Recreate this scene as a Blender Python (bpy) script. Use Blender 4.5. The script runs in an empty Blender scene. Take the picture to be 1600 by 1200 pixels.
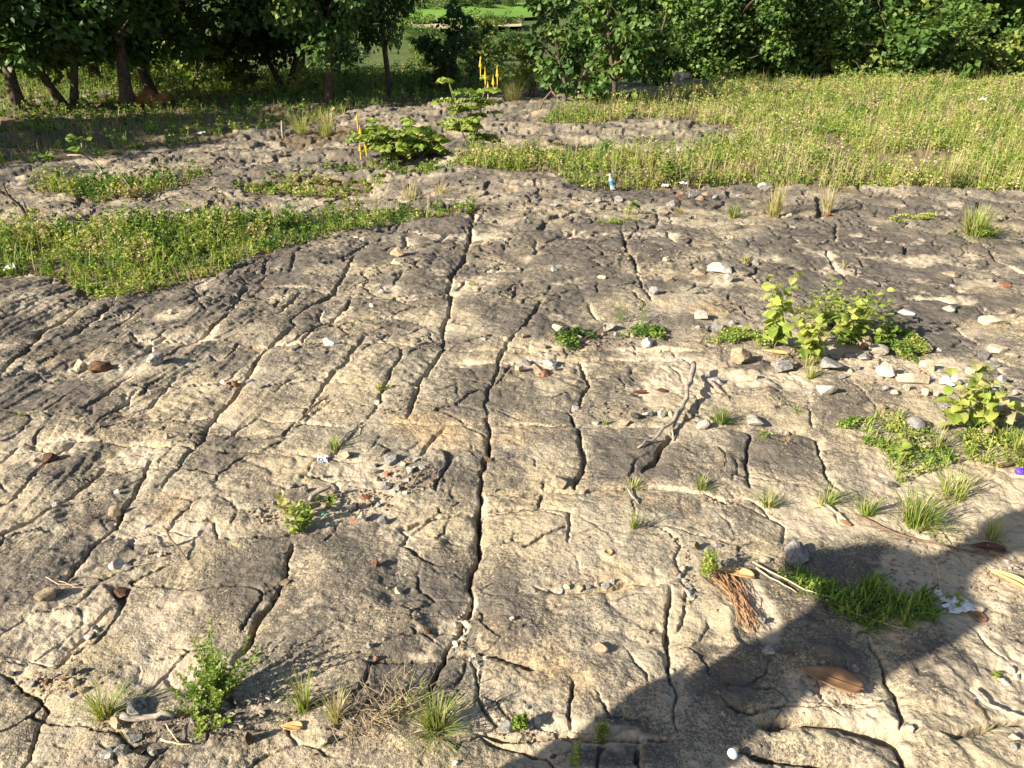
import bpy, bmesh, math, random
import numpy as np
from mathutils import Vector, Matrix, Euler

# ------------------------------------------------------------------ camera, sky, sun, exposure
SC = bpy.context.scene
COL = SC.collection
CAM_H, FPX, PITCH = 1.6, 1180.0, math.radians(27.0)
camd = bpy.data.cameras.new('camera')
camd.sensor_width = 36.0
camd.lens = 36.0 * FPX / 1600.0
camd.clip_start = 0.02
camd.clip_end = 6000.0
cam = bpy.data.objects.new('camera', camd)
COL.objects.link(cam)
cam.location = (0, 0, CAM_H)
cam.rotation_euler = (math.pi / 2 - PITCH, 0, 0)
SC.camera = cam

SUN_EL = math.radians(27.0)
SUN_TO = np.array([0.88, 0.475]); SUN_TO = SUN_TO / np.linalg.norm(SUN_TO)   # the way shadows fall on the ground
world = bpy.data.worlds.new('World')
SC.world = world
world.use_nodes = True
wn = world.node_tree
sky = wn.nodes.new('ShaderNodeTexSky')
sky.sky_type = 'NISHITA'
sky.sun_disc = False
sky.sun_elevation = SUN_EL
sky.sun_rotation = math.atan2(-SUN_TO[0], -SUN_TO[1])
sky.air_density = 1.0
sky.dust_density = 1.2
wn.links.new(sky.outputs[0], wn.nodes['Background'].inputs[0])
wn.nodes['Background'].inputs[1].default_value = 0.062

sund = bpy.data.lights.new('sun', 'SUN')
sund.energy = 5.0
sund.angle = math.radians(0.55)
sund.color = (1.0, 0.93, 0.80)
sun = bpy.data.objects.new('sun', sund)
COL.objects.link(sun)
sdir = Vector((SUN_TO[0] * math.cos(SUN_EL), SUN_TO[1] * math.cos(SUN_EL), -math.sin(SUN_EL)))
sun.rotation_euler = sdir.to_track_quat('-Z', 'Y').to_euler()
sun.location = (-20, -12, 15)

SC.view_settings.view_transform = 'Standard'
SC.view_settings.look = 'None'
SC.view_settings.gamma = 1.0
SC.view_settings.use_curve_mapping = False
SC.view_settings.exposure = 1.42
SC.cycles.max_bounces = 4
SC.cycles.diffuse_bounces = 3

rng = np.random.default_rng(7)
random.seed(7)

# ------------------------------------------------------------------ noise and terrain
_perm = rng.permutation(512)
_perm = np.concatenate([_perm, _perm, _perm])
_gr = rng.random(512) * 2 * np.pi
_gx, _gy = np.cos(_gr), np.sin(_gr)

def pnoise(x, y, seed=0):
    xi = np.floor(x).astype(np.int64); yi = np.floor(y).astype(np.int64)
    fx = x - xi; fy = y - yi
    u = fx * fx * fx * (fx * (fx * 6 - 15) + 10); v = fy * fy * fy * (fy * (fy * 6 - 15) + 10)
    def g(a, b, dx, dy):
        h = _perm[(_perm[(a + seed * 17) & 511] + b + seed * 31) & 511]
        return _gx[h] * dx + _gy[h] * dy
    a = g(xi, yi, fx, fy); b = g(xi + 1, yi, fx - 1, fy)
    c = g(xi, yi + 1, fx, fy - 1); d = g(xi + 1, yi + 1, fx - 1, fy - 1)
    return 1.5 * ((a + (b - a) * u) + ((c + (d - c) * u) - (a + (b - a) * u)) * v)

def fbm(x, y, s, octv=3, seed=0, gain=0.5):
    out = 0; amp = 1.0; f = s
    for o in range(octv):
        out = out + amp * pnoise(x * f + 13.7 * o, y * f - 7.1 * o, seed + o)
        amp *= gain; f *= 2.03
    return out

def sstep(a, b, x):
    t = np.clip((x - a) / (b - a), 0, 1)
    return t * t * (3 - 2 * t)

_ty = np.concatenate([np.arange(-80, 40, 0.25), np.arange(40, 2400, 2.0)])
_tz = np.interp(_ty, [-80, 4, 8, 14, 22, 26, 34, 48, 70, 95, 140, 200, 320, 700, 2400],
                [0, 0, -0.05, -0.15, -0.32, -0.6, -1.7, -3.2, -3.6, -3.2, -1.0, 2.5, 11, 40, 120])
_k = np.hanning(17); _k /= _k.sum()
_tzs = np.convolve(np.pad(_tz, 8, mode='edge'), _k, mode='valid')
def B(y):
    return np.interp(y, _ty, _tzs)

_cp, _sp = math.cos(PITCH), math.sin(PITCH)
_ts = np.concatenate([np.linspace(0.8, 12, 1200), np.linspace(12, 60, 1500)[1:], np.geomspace(60, 1500, 900)[1:]])
def W(px, py):
    """pixel of the 1600x1200 photograph -> point on the ground"""
    dx = (px - 800) / FPX; up = (600 - py) / FPX
    vy = _cp + up * _sp; vz = -_sp + up * _cp
    z = CAM_H + vz * _ts - B(vy * _ts)
    k = np.nonzero(z <= 0)[0]
    if len(k) == 0:
        t = _ts[-1]
    else:
        i = max(k[0], 1)
        t = _ts[i - 1] + (_ts[i] - _ts[i - 1]) * z[i - 1] / (z[i - 1] - z[i] + 1e-12)
    return np.array([dx * t, vy * t, B(vy * t)])
def depth_at(p):
    return p[1] * _cp + (CAM_H - p[2]) * _sp
def mpp(px, py):
    """metres per photo pixel at that ground point"""
    return depth_at(W(px, py)) / FPX
def poly_w(pts):
    return np.array([W(*p)[:2] for p in pts])
def in_poly(x, y, poly):
    inside = np.zeros(x.shape, bool)
    n = len(poly); j = n - 1
    for i in range(n):
        xi, yi = poly[i]; xj, yj = poly[j]
        c = ((yi > y) != (yj > y)) & (x < (xj - xi) * (y - yi) / (yj - yi + 1e-12) + xi)
        inside ^= c
        j = i
    return inside

# ------------------------------------------------------------------ mesh + object helpers
def new_mesh(name, V, F, mats=None, smooth=True, attrs=None, midx=None):
    """V (n,3); F either (m,k) array or list of such arrays"""
    V = np.asarray(V, dtype=np.float32)
    Fs = F if isinstance(F, list) else [F]
    Fs = [np.asarray(f, dtype=np.int32) for f in Fs if len(f)]
    me = bpy.data.meshes.new(name)
    me.vertices.add(len(V)); me.vertices.foreach_set('co', V.ravel())
    loops = np.concatenate([f.ravel() for f in Fs])
    sizes = np.concatenate([np.full(len(f), f.shape[1], np.int32) for f in Fs])
    starts = np.concatenate([[0], np.cumsum(sizes)[:-1]]).astype(np.int32)
    me.loops.add(len(loops)); me.loops.foreach_set('vertex_index', loops)
    me.polygons.add(len(sizes))
    me.polygons.foreach_set('loop_start', starts)
    me.polygons.foreach_set('loop_total', sizes)
    me.polygons.foreach_set('use_smooth', np.full(len(sizes), smooth, bool))
    for m in (mats or []):
        me.materials.append(m)
    if midx is not None:
        me.polygons.foreach_set('material_index', np.asarray(midx, np.int32))
    for k, a in (attrs or {}).items():
        at = me.attributes.new(k, 'FLOAT', 'POINT')
        at.data.foreach_set('value', np.asarray(a, np.float32))
    me.update(calc_edges=True)
    return me

def link(name, data, parent=None, loc=None, **props):
    o = bpy.data.objects.new(name, data)
    COL.objects.link(o)
    if parent is not None:
        o.parent = parent
    if loc is not None:
        o.location = loc
    for k, v in props.items():
        o[k] = v
    return o

def thing(name, label, cat, loc=(0, 0, 0), rz=0.0, group=None, data=None):
    o = link(name, data, None, loc)
    o.rotation_euler = (0, 0, rz)
    o['label'] = label; o['category'] = cat
    if group:
        o['group'] = group
    return o

# ------------------------------------------------------------------ materials
def mat_new(name):
    m = bpy.data.materials.new(name); m.use_nodes = True
    nt = m.node_tree
    return m, nt, nt.nodes['Principled BSDF'], nt.nodes['Material Output']

def N(nt, t, **kw):
    n = nt.nodes.new(t)
    for k, v in kw.items():
        if k.startswith('in_'):
            key = k[3:]
            n.inputs[int(key) if key.isdigit() else key.replace('_', ' ')].default_value = v
        else:
            setattr(n, k, v)
    return n

def noise(nt, vec, scale, detail=4, rough=0.6, dist=0.0):
    n = N(nt, 'ShaderNodeTexNoise')
    n.inputs['Scale'].default_value = scale; n.inputs['Detail'].default_value = detail
    n.inputs['Roughness'].default_value = rough; n.inputs['Distortion'].default_value = dist
    if vec is not None:
        nt.links.new(vec, n.inputs['Vector'])
    return n.outputs['Fac']

def ramp(nt, fac, stops, interp='LINEAR'):
    r = N(nt, 'ShaderNodeValToRGB')
    r.color_ramp.interpolation = interp
    el = r.color_ramp.elements
    while len(el) < len(stops):
        el.new(0.5)
    for e, (p, c) in zip(el, stops):
        e.position = p
        e.color = (c[0], c[1], c[2], 1) if isinstance(c, (tuple, list)) else (c, c, c, 1)
    nt.links.new(fac, r.inputs[0])
    return r.outputs[0]

def mixc(nt, fac, a, b, mode='MIX'):
    m = N(nt, 'ShaderNodeMix', data_type='RGBA', blend_type=mode)
    for sock, v in ((m.inputs[0], fac), (m.inputs[6], a), (m.inputs[7], b)):
        if isinstance(v, (int, float)):
            sock.default_value = v
        elif isinstance(v, (tuple, list)):
            sock.default_value = (v[0], v[1], v[2], 1)
        else:
            nt.links.new(v, sock)
    return m.outputs[2]

def math_(nt, op, a, b=None, c=None, clamp=False):
    m = N(nt, 'ShaderNodeMath', operation=op); m.use_clamp = clamp
    for i, v in enumerate((a, b, c)):
        if v is None:
            continue
        if isinstance(v, (int, float)):
            m.inputs[i].default_value = v
        else:
            nt.links.new(v, m.inputs[i])
    return m.outputs[0]

def bump(nt, h, strength, dist, prev=None):
    b = N(nt, 'ShaderNodeBump')
    b.inputs['Strength'].default_value = strength; b.inputs['Distance'].default_value = dist
    nt.links.new(h, b.inputs['Height'])
    if prev is not None:
        nt.links.new(prev, b.inputs['Normal'])
    return b.outputs[0]

def attr(nt, name):
    return N(nt, 'ShaderNodeAttribute', attribute_name=name).outputs['Fac']

def make_rock_material():
    m, nt, bs, out = mat_new('weathered_sandstone')
    co = N(nt, 'ShaderNodeTexCoord').outputs['Object']
    lich, sand, soil, tone = attr(nt, 'lichen'), attr(nt, 'sand'), attr(nt, 'soil'), attr(nt, 'tone')
    n_mid = noise(nt, co, 19, 2, 0.7)
    n_hi = noise(nt, co, 120, 2, 0.8)
    n_gr = noise(nt, co, 400, 1, 0.7)
    # bare sandstone
    base = ramp(nt, tone, [(0.2, (0.375, 0.298, 0.185)), (0.45, (0.39, 0.315, 0.205)), (0.65, (0.35, 0.295, 0.21)), (0.85, (0.41, 0.295, 0.165))])
    grain = ramp(nt, n_gr, [(0.25, 0.55), (0.5, 1.0), (0.8, 1.25)])
    base = mixc(nt, 1.0, base, grain, 'MULTIPLY')
    # dark lichen crust: the stain decides how much, fine noise decides where
    s = math_(nt, 'MULTIPLY_ADD', n_hi, 1.45, math_(nt, 'ADD', lich, 0.125))
    s = math_(nt, 'MULTIPLY_ADD', n_mid, 0.9, s)
    s = math_(nt, 'MULTIPLY_ADD', n_gr, 1.0, s)
    lf = ramp(nt, math_(nt, 'SUBTRACT', s, 1.8), [(0.34, 0.0), (0.58, 1.0)])
    dark = ramp(nt, n_mid, [(0.3, (0.045, 0.040, 0.036)), (0.5, (0.088, 0.075, 0.063)), (0.7, (0.145, 0.12, 0.095))])
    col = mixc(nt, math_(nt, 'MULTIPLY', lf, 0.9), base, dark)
    # loose sand in hollows and joints
    sandc = mixc(nt, n_gr, (0.34, 0.27, 0.185), (0.50, 0.41, 0.29))
    sf = math_(nt, 'MULTIPLY_ADD', n_mid, 0.6, math_(nt, 'SUBTRACT', sand, 0.3))
    sf = ramp(nt, sf, [(0.35, 0.0), (0.55, 1.0)])
    col = mixc(nt, sf, col, sandc)
    soilc = mixc(nt, n_hi, (0.10, 0.075, 0.045), (0.20, 0.15, 0.09))
    col = mixc(nt, soil, col, soilc)
    nt.links.new(col, bs.inputs['Base Color'])
    bs.inputs['Roughness'].default_value = 0.95
    bs.inputs['Specular IOR Level'].default_value = 0.12
    nt.links.new(bump(nt, math_(nt, 'MULTIPLY_ADD', n_mid, 2.6, n_hi), 0.65, 0.007), bs.inputs['Normal'])
    return m
M_ROCK = make_rock_material()

def make_soil_material():
    m, nt, bs, out = mat_new('grassy_soil')
    co = N(nt, 'ShaderNodeTexCoord').outputs['Object']
    a = noise(nt, co, 0.6, 6, 0.7); b = noise(nt, co, 12, 4, 0.7)
    c = ramp(nt, a, [(0.35, (0.055, 0.085, 0.022)), (0.52, (0.085, 0.11, 0.03)), (0.68, (0.15, 0.135, 0.06))])
    c = mixc(nt, 1.0, c, ramp(nt, b, [(0.3, 0.7), (0.7, 1.25)]), 'MULTIPLY')
    nt.links.new(c, bs.inputs['Base Color']); bs.inputs['Roughness'].default_value = 0.95
    bs.inputs['Specular IOR Level'].default_value = 0.1
    nt.links.new(bump(nt, b, 0.8, 0.03), bs.inputs['Normal'])
    return m
M_SOIL = make_soil_material()
# ------------------------------------------------------------------ joints in the bedrock (traced on the photograph: width in photo pixels, depth in cm, points)
CRACKS = [
 (7, 3.5, '217,580 185,600 160,620 127,637'), (5, 2.5, '215,605 195,625 160,650 147,662'),
 (4, 2, '285,580 258,600 247,613 230,628 205,640'),
 (7, 3.5, '555,395 537,432 519,455 482,472 453,499 462,507 430,530 407,550 388,582 375,605 350,635 335,648 322,672 317,685 302,702 270,735 250,760'),
 (4, 2, '400,650 370,670 350,687'), (3, 1.2, '400,707 365,732'),
 (7, 3.5, '240,712 225,732 215,755 202,772 190,792 180,817 155,835 135,857 107,887 96,905'),
 (7, 3, '115,683 95,702 67,722 50,740 25,777 -20,800'),
 (7, 3, '167,725 150,742 125,760 107,775 82,790 57,807 25,825 -20,845'),
 (6, 3, '32,687 0,710 -30,730'), (3.5, 2, '32,686 115,681 175,685 250,695 305,700 370,702 432,706 500,715 560,717'),
 (3, 1.5, '212,652 297,652 335,648'), (4, 1.5, '267,667 277,652'), (4, 1.5, '197,665 215,652'),
 (3, 1.4, '275,675 320,675 367,676 420,675'), (5, 2, '300,807 325,808 337,825 338,840'),
 (6, 3, '172,945 147,965 122,992 100,1025 87,1040'), (8, 4, '0,1048 15,1055 37,1070 65,1085 70,1112 57,1145 30,1210'),
 (5, 1.5, '50,947 0,987 -30,1010'), (13, 5.5, '458,848 452,870 440,900 427,932 400,972 385,1005 366,1034'),
 (4, 1.5, '215,1037 212,1067'),
 (10, 5, '762,650 765,695 760,720 751,735 751,760 749,800 750,825 745,865 739,900 732,945 727,970 717,997 702,1017 697,1035 687,1050 677,1075 672,1106'),
 (6, 2.5, '850,465 832,490 822,507 805,520 785,545 778,572 768,600 760,630 762,652'),
 (7, 3.5, '740,330 735,360 730,392 725,405 707,427 700,447 706,457 703,482 694,507 694,545 675,567 657,597 650,615 640,642 632,660'),
 (6, 2.5, '697,663 677,685 655,712'), (5, 2.5, '622,540 627,557 617,572 602,600 590,630 575,652 562,670 532,697 515,715'),
 (4, 2, '615,515 605,530'), (6, 3, '550,460 517,497 500,505 482,522 470,540'),
 (7, 3.5, '572,525 562,537 535,572 507,598 494,620 480,640'),
 (3.5, 1.8, '537,535 607,536 650,540 692,525'), (3.5, 1.8, '697,546 740,547 785,546'), (3.5, 1.8, '697,562 777,564 830,561'),
 (3.5, 1.5, '400,445 462,445 520,455 575,460 640,461 705,458'), (3, 1.5, '702,422 760,421 830,420'),
 (6, 2.5, '635,367 630,388'), (6, 2.5, '580,372 560,387 525,407'), (6, 2.5, '628,422 612,445'), (4, 1.6, '575,420 562,432'),
 (7, 3, '462,395 452,425'), (3.5, 2, '400,650 460,657 495,661 540,665 575,655'), (3.5, 2, '580,660 650,661 697,664 762,662'),
 (5, 2.2, '517,625 487,647 460,670'), (4, 1.8, '600,670 585,695 575,707'),
 (6, 3, '905,552 915,587 919,603 910,622 893,645'), (10, 4.5, '890,642 902,670 907,692 915,715 902,747 897,766'),
 (4, 2.2, '762,662 800,661 895,665 975,663 1045,665'), (9, 4, '1066,666 1042,687 1020,725 1005,742'),
 (6, 3.5, '1120,668 1162,672 1172,682 1167,725 1168,745 1172,765'), (6, 3.5, '1175,672 1247,672 1275,680 1282,712 1297,745 1312,765'),
 (4, 2, '752,770 800,770 850,767 897,770 950,764 1000,763 1050,763 1100,772'),
 (7, 3, '1100,772 1135,785 1165,780 1190,790 1203,806 1220,815 1225,830 1222,850'),
 (5, 1.4, '752,797 800,795 850,793 890,800 893,825 890,850'), (6, 1.5, '1025,817 1045,840 1060,855 1057,880 1062,905'),
 (5, 1, '1115,802 1140,815 1155,837'), (3, 1.2, '897,870 912,897'), (5, 2, '832,921 900,926 940,923 975,915 1045,914'),
 (7, 2.5, '1062,905 1072,935 1067,975 1056,990'), (6, 3.5, '1043,920 1043,950 1041,995 1047,1025 1050,1055 1055,1075 1055,1100 1059,1145'),
 (6, 3, '700,1031 735,1025 762,1022 800,1028 842,1038'), (5, 3, '572,1036 650,1030 697,1033'), (6, 2.5, '735,1028 742,1050 745,1078 740,1105'),
 (6, 1.5, '980,1015 992,1032 1015,1050 1015,1072'), (7, 2, '932,1077 955,1115 1000,1116 1050,1114'),
 (7, 3, '742,1142 800,1150 847,1145 875,1138 940,1150 1000,1152 1058,1146'), (8, 3.5, '742,1142 760,1155 800,1167 838,1173 862,1187 885,1206'),
 (10, 4, '1000,1152 1000,1215'), (6, 3.5, '1360,990 1364,1007 1383,1048 1402,1083 1411,1105 1411,1135'),
 (6, 3, '1474,1141 1531,1133 1556,1124 1584,1121 1625,1114'), (6, 2.5, '1520,970 1540,988 1559,1010 1578,1025'),
 (9, 5, '1180,1130 1247,1126 1295,1128 1339,1137 1389,1144 1405,1162 1411,1184 1411,1215'),
 (8, 5, '1150,1175 1232,1180 1279,1186 1326,1188 1358,1205'), (7, 2, '1125,1088 1140,1105 1165,1112 1195,1104'),
 (6, 2.5, '1309,345 1304,375 1277,382 1290,388 1303,408 1318,428 1330,443'), (6, 3, '1500,370 1525,378 1550,390 1562,405 1615,432'),
 (5, 3, '1407,465 1470,465 1487,470 1532,468'), (3, 1.5, '1490,505 1525,530 1540,543'), (4, 1.5, '1532,468 1540,485'),
 (7, 3, '970,345 972,355 977,375 980,392 992,405 995,420 1000,435 1007,450 1020,470'), (5, 2, '1040,357 1050,372 1061,380'),
 (5, 2.2, '837,370 836,396'), (3, 1.3, '920,382 932,402'), (4, 1.8, '822,430 817,445 807,450 800,467'), (5, 2, '936,442 931,461'),
 (4, 1.8, '910,460 922,482 935,500'), (5, 2, '887,540 887,558'), (4, 1.6, '932,541 935,556'), (5, 2, '1052,542 1054,554'), (6, 2.2, '1075,555 1090,570'),
 (4, 2, '785,546 887,541 950,541 1050,541 1095,545'), (3.5, 1.8, '777,564 870,558 905,556 960,556 1080,556'),
 (6, 2.5, '1027,322 1029,337 1026,350'), (4, 1.6, '1167,370 1170,389'), (6, 3, '897,356 880,371'),
 (9, 5, '-20,600 0,582 37,552 50,532 62,505 97,490 150,460'), (6, 2.8, '187,472 162,485 140,500 107,522'), (5, 2, '260,462 225,475 180,507 172,517'),
 (5, 2.2, '197,515 170,535 135,552 107,572'), (8, 3.5, '335,445 307,460 297,475'), (8, 4, '385,445 377,452 362,475 350,495 322,517 310,525 275,545 250,560'),
 (7, 3, '265,522 235,542 212,557'), (6, 2.5, '415,405 370,420 355,435'), (5, 2, '375,570 355,587 340,600'), (3, 1.3, '0,592 60,581 110,575 160,578'),
 (3, 1.4, '300,540 400,538 470,536 537,535'), (5, 2, '130,437 60,470 0,500'), (5, 2, '470,455 430,490'), (4, 1.6, '760,800 700,805 620,820'),
 (3, 1.2, '1100,690 1130,700'), (3, 1.2, '1210,560 1260,600 1265,640 1268,672'), (3, 1.2, '1330,590 1362,625 1380,650'),
 (4, 1.8, '860,345 900,330 950,325 1027,330'), (5, 2, '1095,352 1150,349 1190,352'), (5, 2, '1560,560 1600,575'), (5, 2, '1590,600 1560,570'),
]
# dark lichen stains: centre, radii in photo pixels, strength
STAINS = [(1080,722,120,48,.5),(955,712,58,42,.5),(1235,720,78,38,.42),(700,390,40,38,.5),(560,400,60,28,.35),(640,440,60,14,.4),(450,475,75,35,.25),
 (100,530,95,40,.45),(70,610,110,28,.45),(310,640,60,24,.3),(430,418,40,26,.7),(900,378,75,26,.45),(1000,375,60,28,.4),(920,436,90,26,.42),(850,505,60,30,.42),
 (1350,440,110,46,.55),(1450,400,130,40,.5),(1250,372,70,16,.4),(1420,480,90,30,.42),(600,890,55,40,.35),(550,835,50,25,.25),(690,880,40,55,.3),(480,965,50,45,.28),
 (400,895,60,38,.35),(560,1040,130,52,.32),(80,865,85,38,.38),(60,985,85,50,.35),(340,705,80,28,.3),(480,685,60,22,.25),(620,690,50,16,.32),(150,650,60,20,.28),
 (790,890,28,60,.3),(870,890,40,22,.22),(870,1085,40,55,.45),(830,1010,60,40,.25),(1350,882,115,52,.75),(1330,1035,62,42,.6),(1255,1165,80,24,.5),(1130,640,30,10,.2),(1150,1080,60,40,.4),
 (860,690,60,28,.28),(820,600,40,20,.25),(740,580,40,14,.4),(380,560,90,22,.3),(220,540,110,26,.28),(300,470,90,30,.4),(1020,790,60,22,.35),(1130,820,60,20,.2),
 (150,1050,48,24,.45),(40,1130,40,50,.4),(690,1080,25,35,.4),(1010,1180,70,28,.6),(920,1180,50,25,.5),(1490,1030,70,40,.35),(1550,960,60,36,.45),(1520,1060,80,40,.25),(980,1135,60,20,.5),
 (980,300,120,14,.55),(1100,310,120,16,.35),(1400,325,150,14,.35),(560,250,60,12,.6),(300,280,60,10,.4),(640,350,90,18,.4),(1190,1000,60,30,.25)]

# --- the graded grid of the rock sheet
ys = list(np.arange(-1.6, 0.92, 0.07)); yv = ys[-1]
while yv < 26.0:
    yv += max(0.0028, 0.88 * (yv * yv + 2.56) / 1.6 / 755.0)
    ys.append(yv)
ys = np.array(ys); NR = len(ys)
NCOL = 880
u = np.linspace(-1, 1, NCOL)
def row_x(y):
    fh = (0.678 * (0.891 * np.maximum(y, 0.9) + 0.726)) * 1.05 + 0.08
    a = np.abs(u)[None, :]
    inner = np.minimum(a / 0.9, 1.0) * fh[:, None]
    outer = np.clip((a - 0.9) / 0.1, 0, 1) ** 1.7 * (2.2 + 0.45 * np.maximum(y, 0))[:, None]
    return np.sign(u)[None, :] * (inner + outer)
X = row_x(ys); Y = np.repeat(ys[:, None], NCOL, 1)
Xw = X + 0.012 * fbm(X, Y, 9, 2, 3) + 0.004 * pnoise(X * 55, Y * 55, 9)
Yw = Y + 0.012 * fbm(X, Y, 9, 2, 5) + 0.004 * pnoise(X * 55, Y * 55, 11)

CD = np.zeros_like(X)            # depth cut by joints
NEAR = np.full_like(X, 9.0)      # distance to the nearest joint in half-widths
MASKD = np.full_like(X, 9.0)     # distance used to part the rock into pieces (joints run on a little)
MDIST = np.full_like(X, 9.0)
DIST = np.full_like(X, 9.0)      # metres from the nearest joint's edge
for (wpx, dcm, pts) in CRACKS:
    P = [tuple(map(float, p.split(','))) for p in pts.split()]
    Q = np.array([W(*p)[:2] for p in P])
    hw = np.array([0.33 * wpx * mpp(*p) for p in P])
    seglen = np.concatenate([[0], np.cumsum(np.hypot(*(Q[1:] - Q[:-1]).T))])
    for i in range(len(Q) - 1):
        a, b = Q[i], Q[i + 1]
        pad = 0.28 + 0.10 * max(a[1], b[1])
        y0, y1 = min(a[1], b[1]) - pad, max(a[1], b[1]) + pad
        r0, r1 = np.searchsorted(ys, [y0, y1])
        if r1 <= r0:
            continue
        xm0, xm1 = min(a[0], b[0]) - pad, max(a[0], b[0]) + pad
        cm = np.nonzero(((X[r0:r1] > xm0) & (X[r0:r1] < xm1)).any(0))[0]
        if len(cm) == 0:
            continue
        sl = (slice(r0, r1), slice(cm[0], cm[-1] + 1))
        px_, py_ = Xw[sl], Yw[sl]
        ab = b - a
        t = np.clip(((px_ - a[0]) * ab[0] + (py_ - a[1]) * ab[1]) / (ab @ ab + 1e-12), 0, 1)
        d = np.hypot(px_ - a[0] - t * ab[0], py_ - a[1] - t * ab[1])
        w_ = hw[i] + (hw[i + 1] - hw[i]) * t
        w_ = w_ * np.clip(0.85 + 1.0 * pnoise(px_ * 4.1, py_ * 4.1, 21) + 0.6 * pnoise(px_ * 17, py_ * 17, 22), 0.25, 2.0) + 0.001
        w_ = np.maximum(w_, 0.0024 + 0.0008 * a[1])
        along = seglen[i] + t * (seglen[i + 1] - seglen[i]); tl = 0.03 + 0.02 * a[1]
        ends = sstep(-0.35 * tl, tl, along) * sstep(-0.35 * tl, tl, seglen[-1] - along)
        flat_ = abs(P[i + 1][0] - P[i][0]) > 2.5 * abs(P[i + 1][1] - P[i][1])
        if flat_:
            w_ = w_ * 1.5
        dep = (1.5 if flat_ else 1.0) * dcm * 0.0115 * (1 + 0.10 * max(a[1] - 2.5, 0)) * ends * np.clip(0.95 + 0.8 * pnoise(px_ * 2.7, py_ * 2.7, 24), 0.35, 1.3)
        q = d / w_
        wall = 1 - sstep(0.35, 1.25, q)
        sh = np.exp(-np.maximum(d - w_, 0) / (0.022 + 0.004 * a[1]))
        cut = dep * (0.74 * wall + 0.26 * sh)
        CD[sl] = np.maximum(CD[sl], cut)
        NEAR[sl] = np.minimum(NEAR[sl], q)
        DIST[sl] = np.minimum(DIST[sl], np.maximum(d - w_, 0))
        L_ = np.sqrt(ab @ ab) + 1e-9
        ext = (0.22 + 0.09 * a[1]) / L_
        t2 = np.clip(((px_ - a[0]) * ab[0] + (py_ - a[1]) * ab[1]) / (ab @ ab + 1e-12), -ext if i == 0 else 0, 1 + (ext if i == len(Q) - 2 else 0))
        d2 = np.hypot(px_ - a[0] - t2 * ab[0], py_ - a[1] - t2 * ab[1])
        MDIST[sl] = np.minimum(MDIST[sl], d2)
        MASKD[sl] = np.minimum(MASKD[sl], d2 / np.maximum(w_, 0.0035 + 0.0022 * a[1] * a[1] ** 0.5))

# --- fine broken joints between the traced ones: edges of a jittered cell pattern stretched along the joint set
def cell_edges(x, y, seed):
    xi = np.floor(x).astype(np.int64); yi = np.floor(y).astype(np.int64)
    f1 = np.full(x.shape, 9.0); f2 = np.full(x.shape, 9.0)
    for dx in (-1, 0, 1):
        for dy in (-1, 0, 1):
            h = _perm[(_perm[(xi + dx + seed) & 511] + yi + dy) & 511]
            ax = np.abs(xi + dx + 0.5 + 0.30 * _gx[h] - x); ay = np.abs(yi + dy + 0.5 + 0.30 * _gy[(h * 7 + 3) & 511] - y)
            d = (ax ** 4 + ay ** 4) ** 0.25
            f2 = np.minimum(f2, np.maximum(f1, d)); f1 = np.minimum(f1, d)
    return f2 - f1
_wx = Xw + 0.035 * fbm(X, Y, 2.3, 2, 301); _wy = Yw + 0.035 * fbm(X, Y, 2.3, 2, 305)
FINE = np.zeros_like(X)
for (sx_, sy_, seed, dep_, lo_) in ((0.20, 0.17, 11, 0.009, 0.12), (0.36, 0.26, 57, 0.016, -0.02), (0.75, 0.45, 91, 0.045, 0.0)):
    far_ = 0.75 == sx_
    e = cell_edges((_wx - 0.18 * _wy) / sx_, _wy / sy_, seed) * min(sx_, sy_)
    wd = 0.0035 + 0.0012 * Y if not far_ else 0.012 + 0.0015 * Y
    br_ = sstep(lo_, lo_ + 0.25, fbm(X, Y, 2.6 if not far_ else 1.1, 2, seed))
    g_ = (1 - sstep(0.3, 1.5, e / wd)) * br_ * dep_
    if far_:
        g_ = g_ * sstep(5.0, 6.5, Y)
    else:
        g_ = g_ * (1 + 1.2 * sstep(2.5, 5.5, Y)) * (1 - 0.6 * sstep(0.2, 1.4, X) * (1 - sstep(3.0, 4.0, Y)))
    FINE = np.maximum(FINE, g_)

# --- which soil patches carry plants (traced): used by ground colour and by the planting further down
VEG = {
 'thicket': [(-60,372),(0,362),(120,358),(250,345),(350,338),(420,336),(520,334),(600,330),(745,322),(740,332),(690,338),(560,356),(480,378),(420,395),(380,415),(300,440),(240,452),(180,470),(120,450),(100,430),(30,425),(-60,430)],
 'thicket2': [(45,296),(120,284),(220,276),(300,272),(335,274),(300,282),(240,302),(150,312),(90,304)],
 'strip': [(360,285),(440,272),(520,280),(620,276),(560,295),(470,302),(400,300)],
 'strip2': [(500,262),(600,250),(700,262),(800,240),(840,236),(840,262),(720,268),(560,266)],
 'meadow': [(700,262),(760,238),(880,240),(1040,238),(1160,222),(1150,195),(1010,184),(900,196),(845,186),(880,170),(1000,150),(1120,128),(1300,118),(1500,112),(1660,118),(1660,305),(1580,300),(1400,298),(1300,296),(1160,282),(1000,288),(895,292),(870,272),(780,272)],
 'shade': [(-200,262),(0,262),(180,240),(360,212),(470,190),(560,172),(650,160),(750,146),(700,132),(560,118),(420,120),(300,140),(150,150),(0,160),(-200,160)],
 'tuftback': [(440,210),(520,196),(560,198),(560,216),(500,222),(440,222)],
}
VEGW = {k: poly_w(v) for k, v in VEG.items()}
SOIL = np.zeros_like(X)
Xj = X + 0.10 * fbm(X, Y, 3.0, 3, 41) * (0.5 + 0.1 * Y); Yj = Y + 0.14 * fbm(X, Y, 3.0, 3, 47) * (0.5 + 0.12 * Y)
for k, p in VEGW.items():
    SOIL = np.maximum(SOIL, in_poly(Xj, Yj, p).astype(float))
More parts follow.
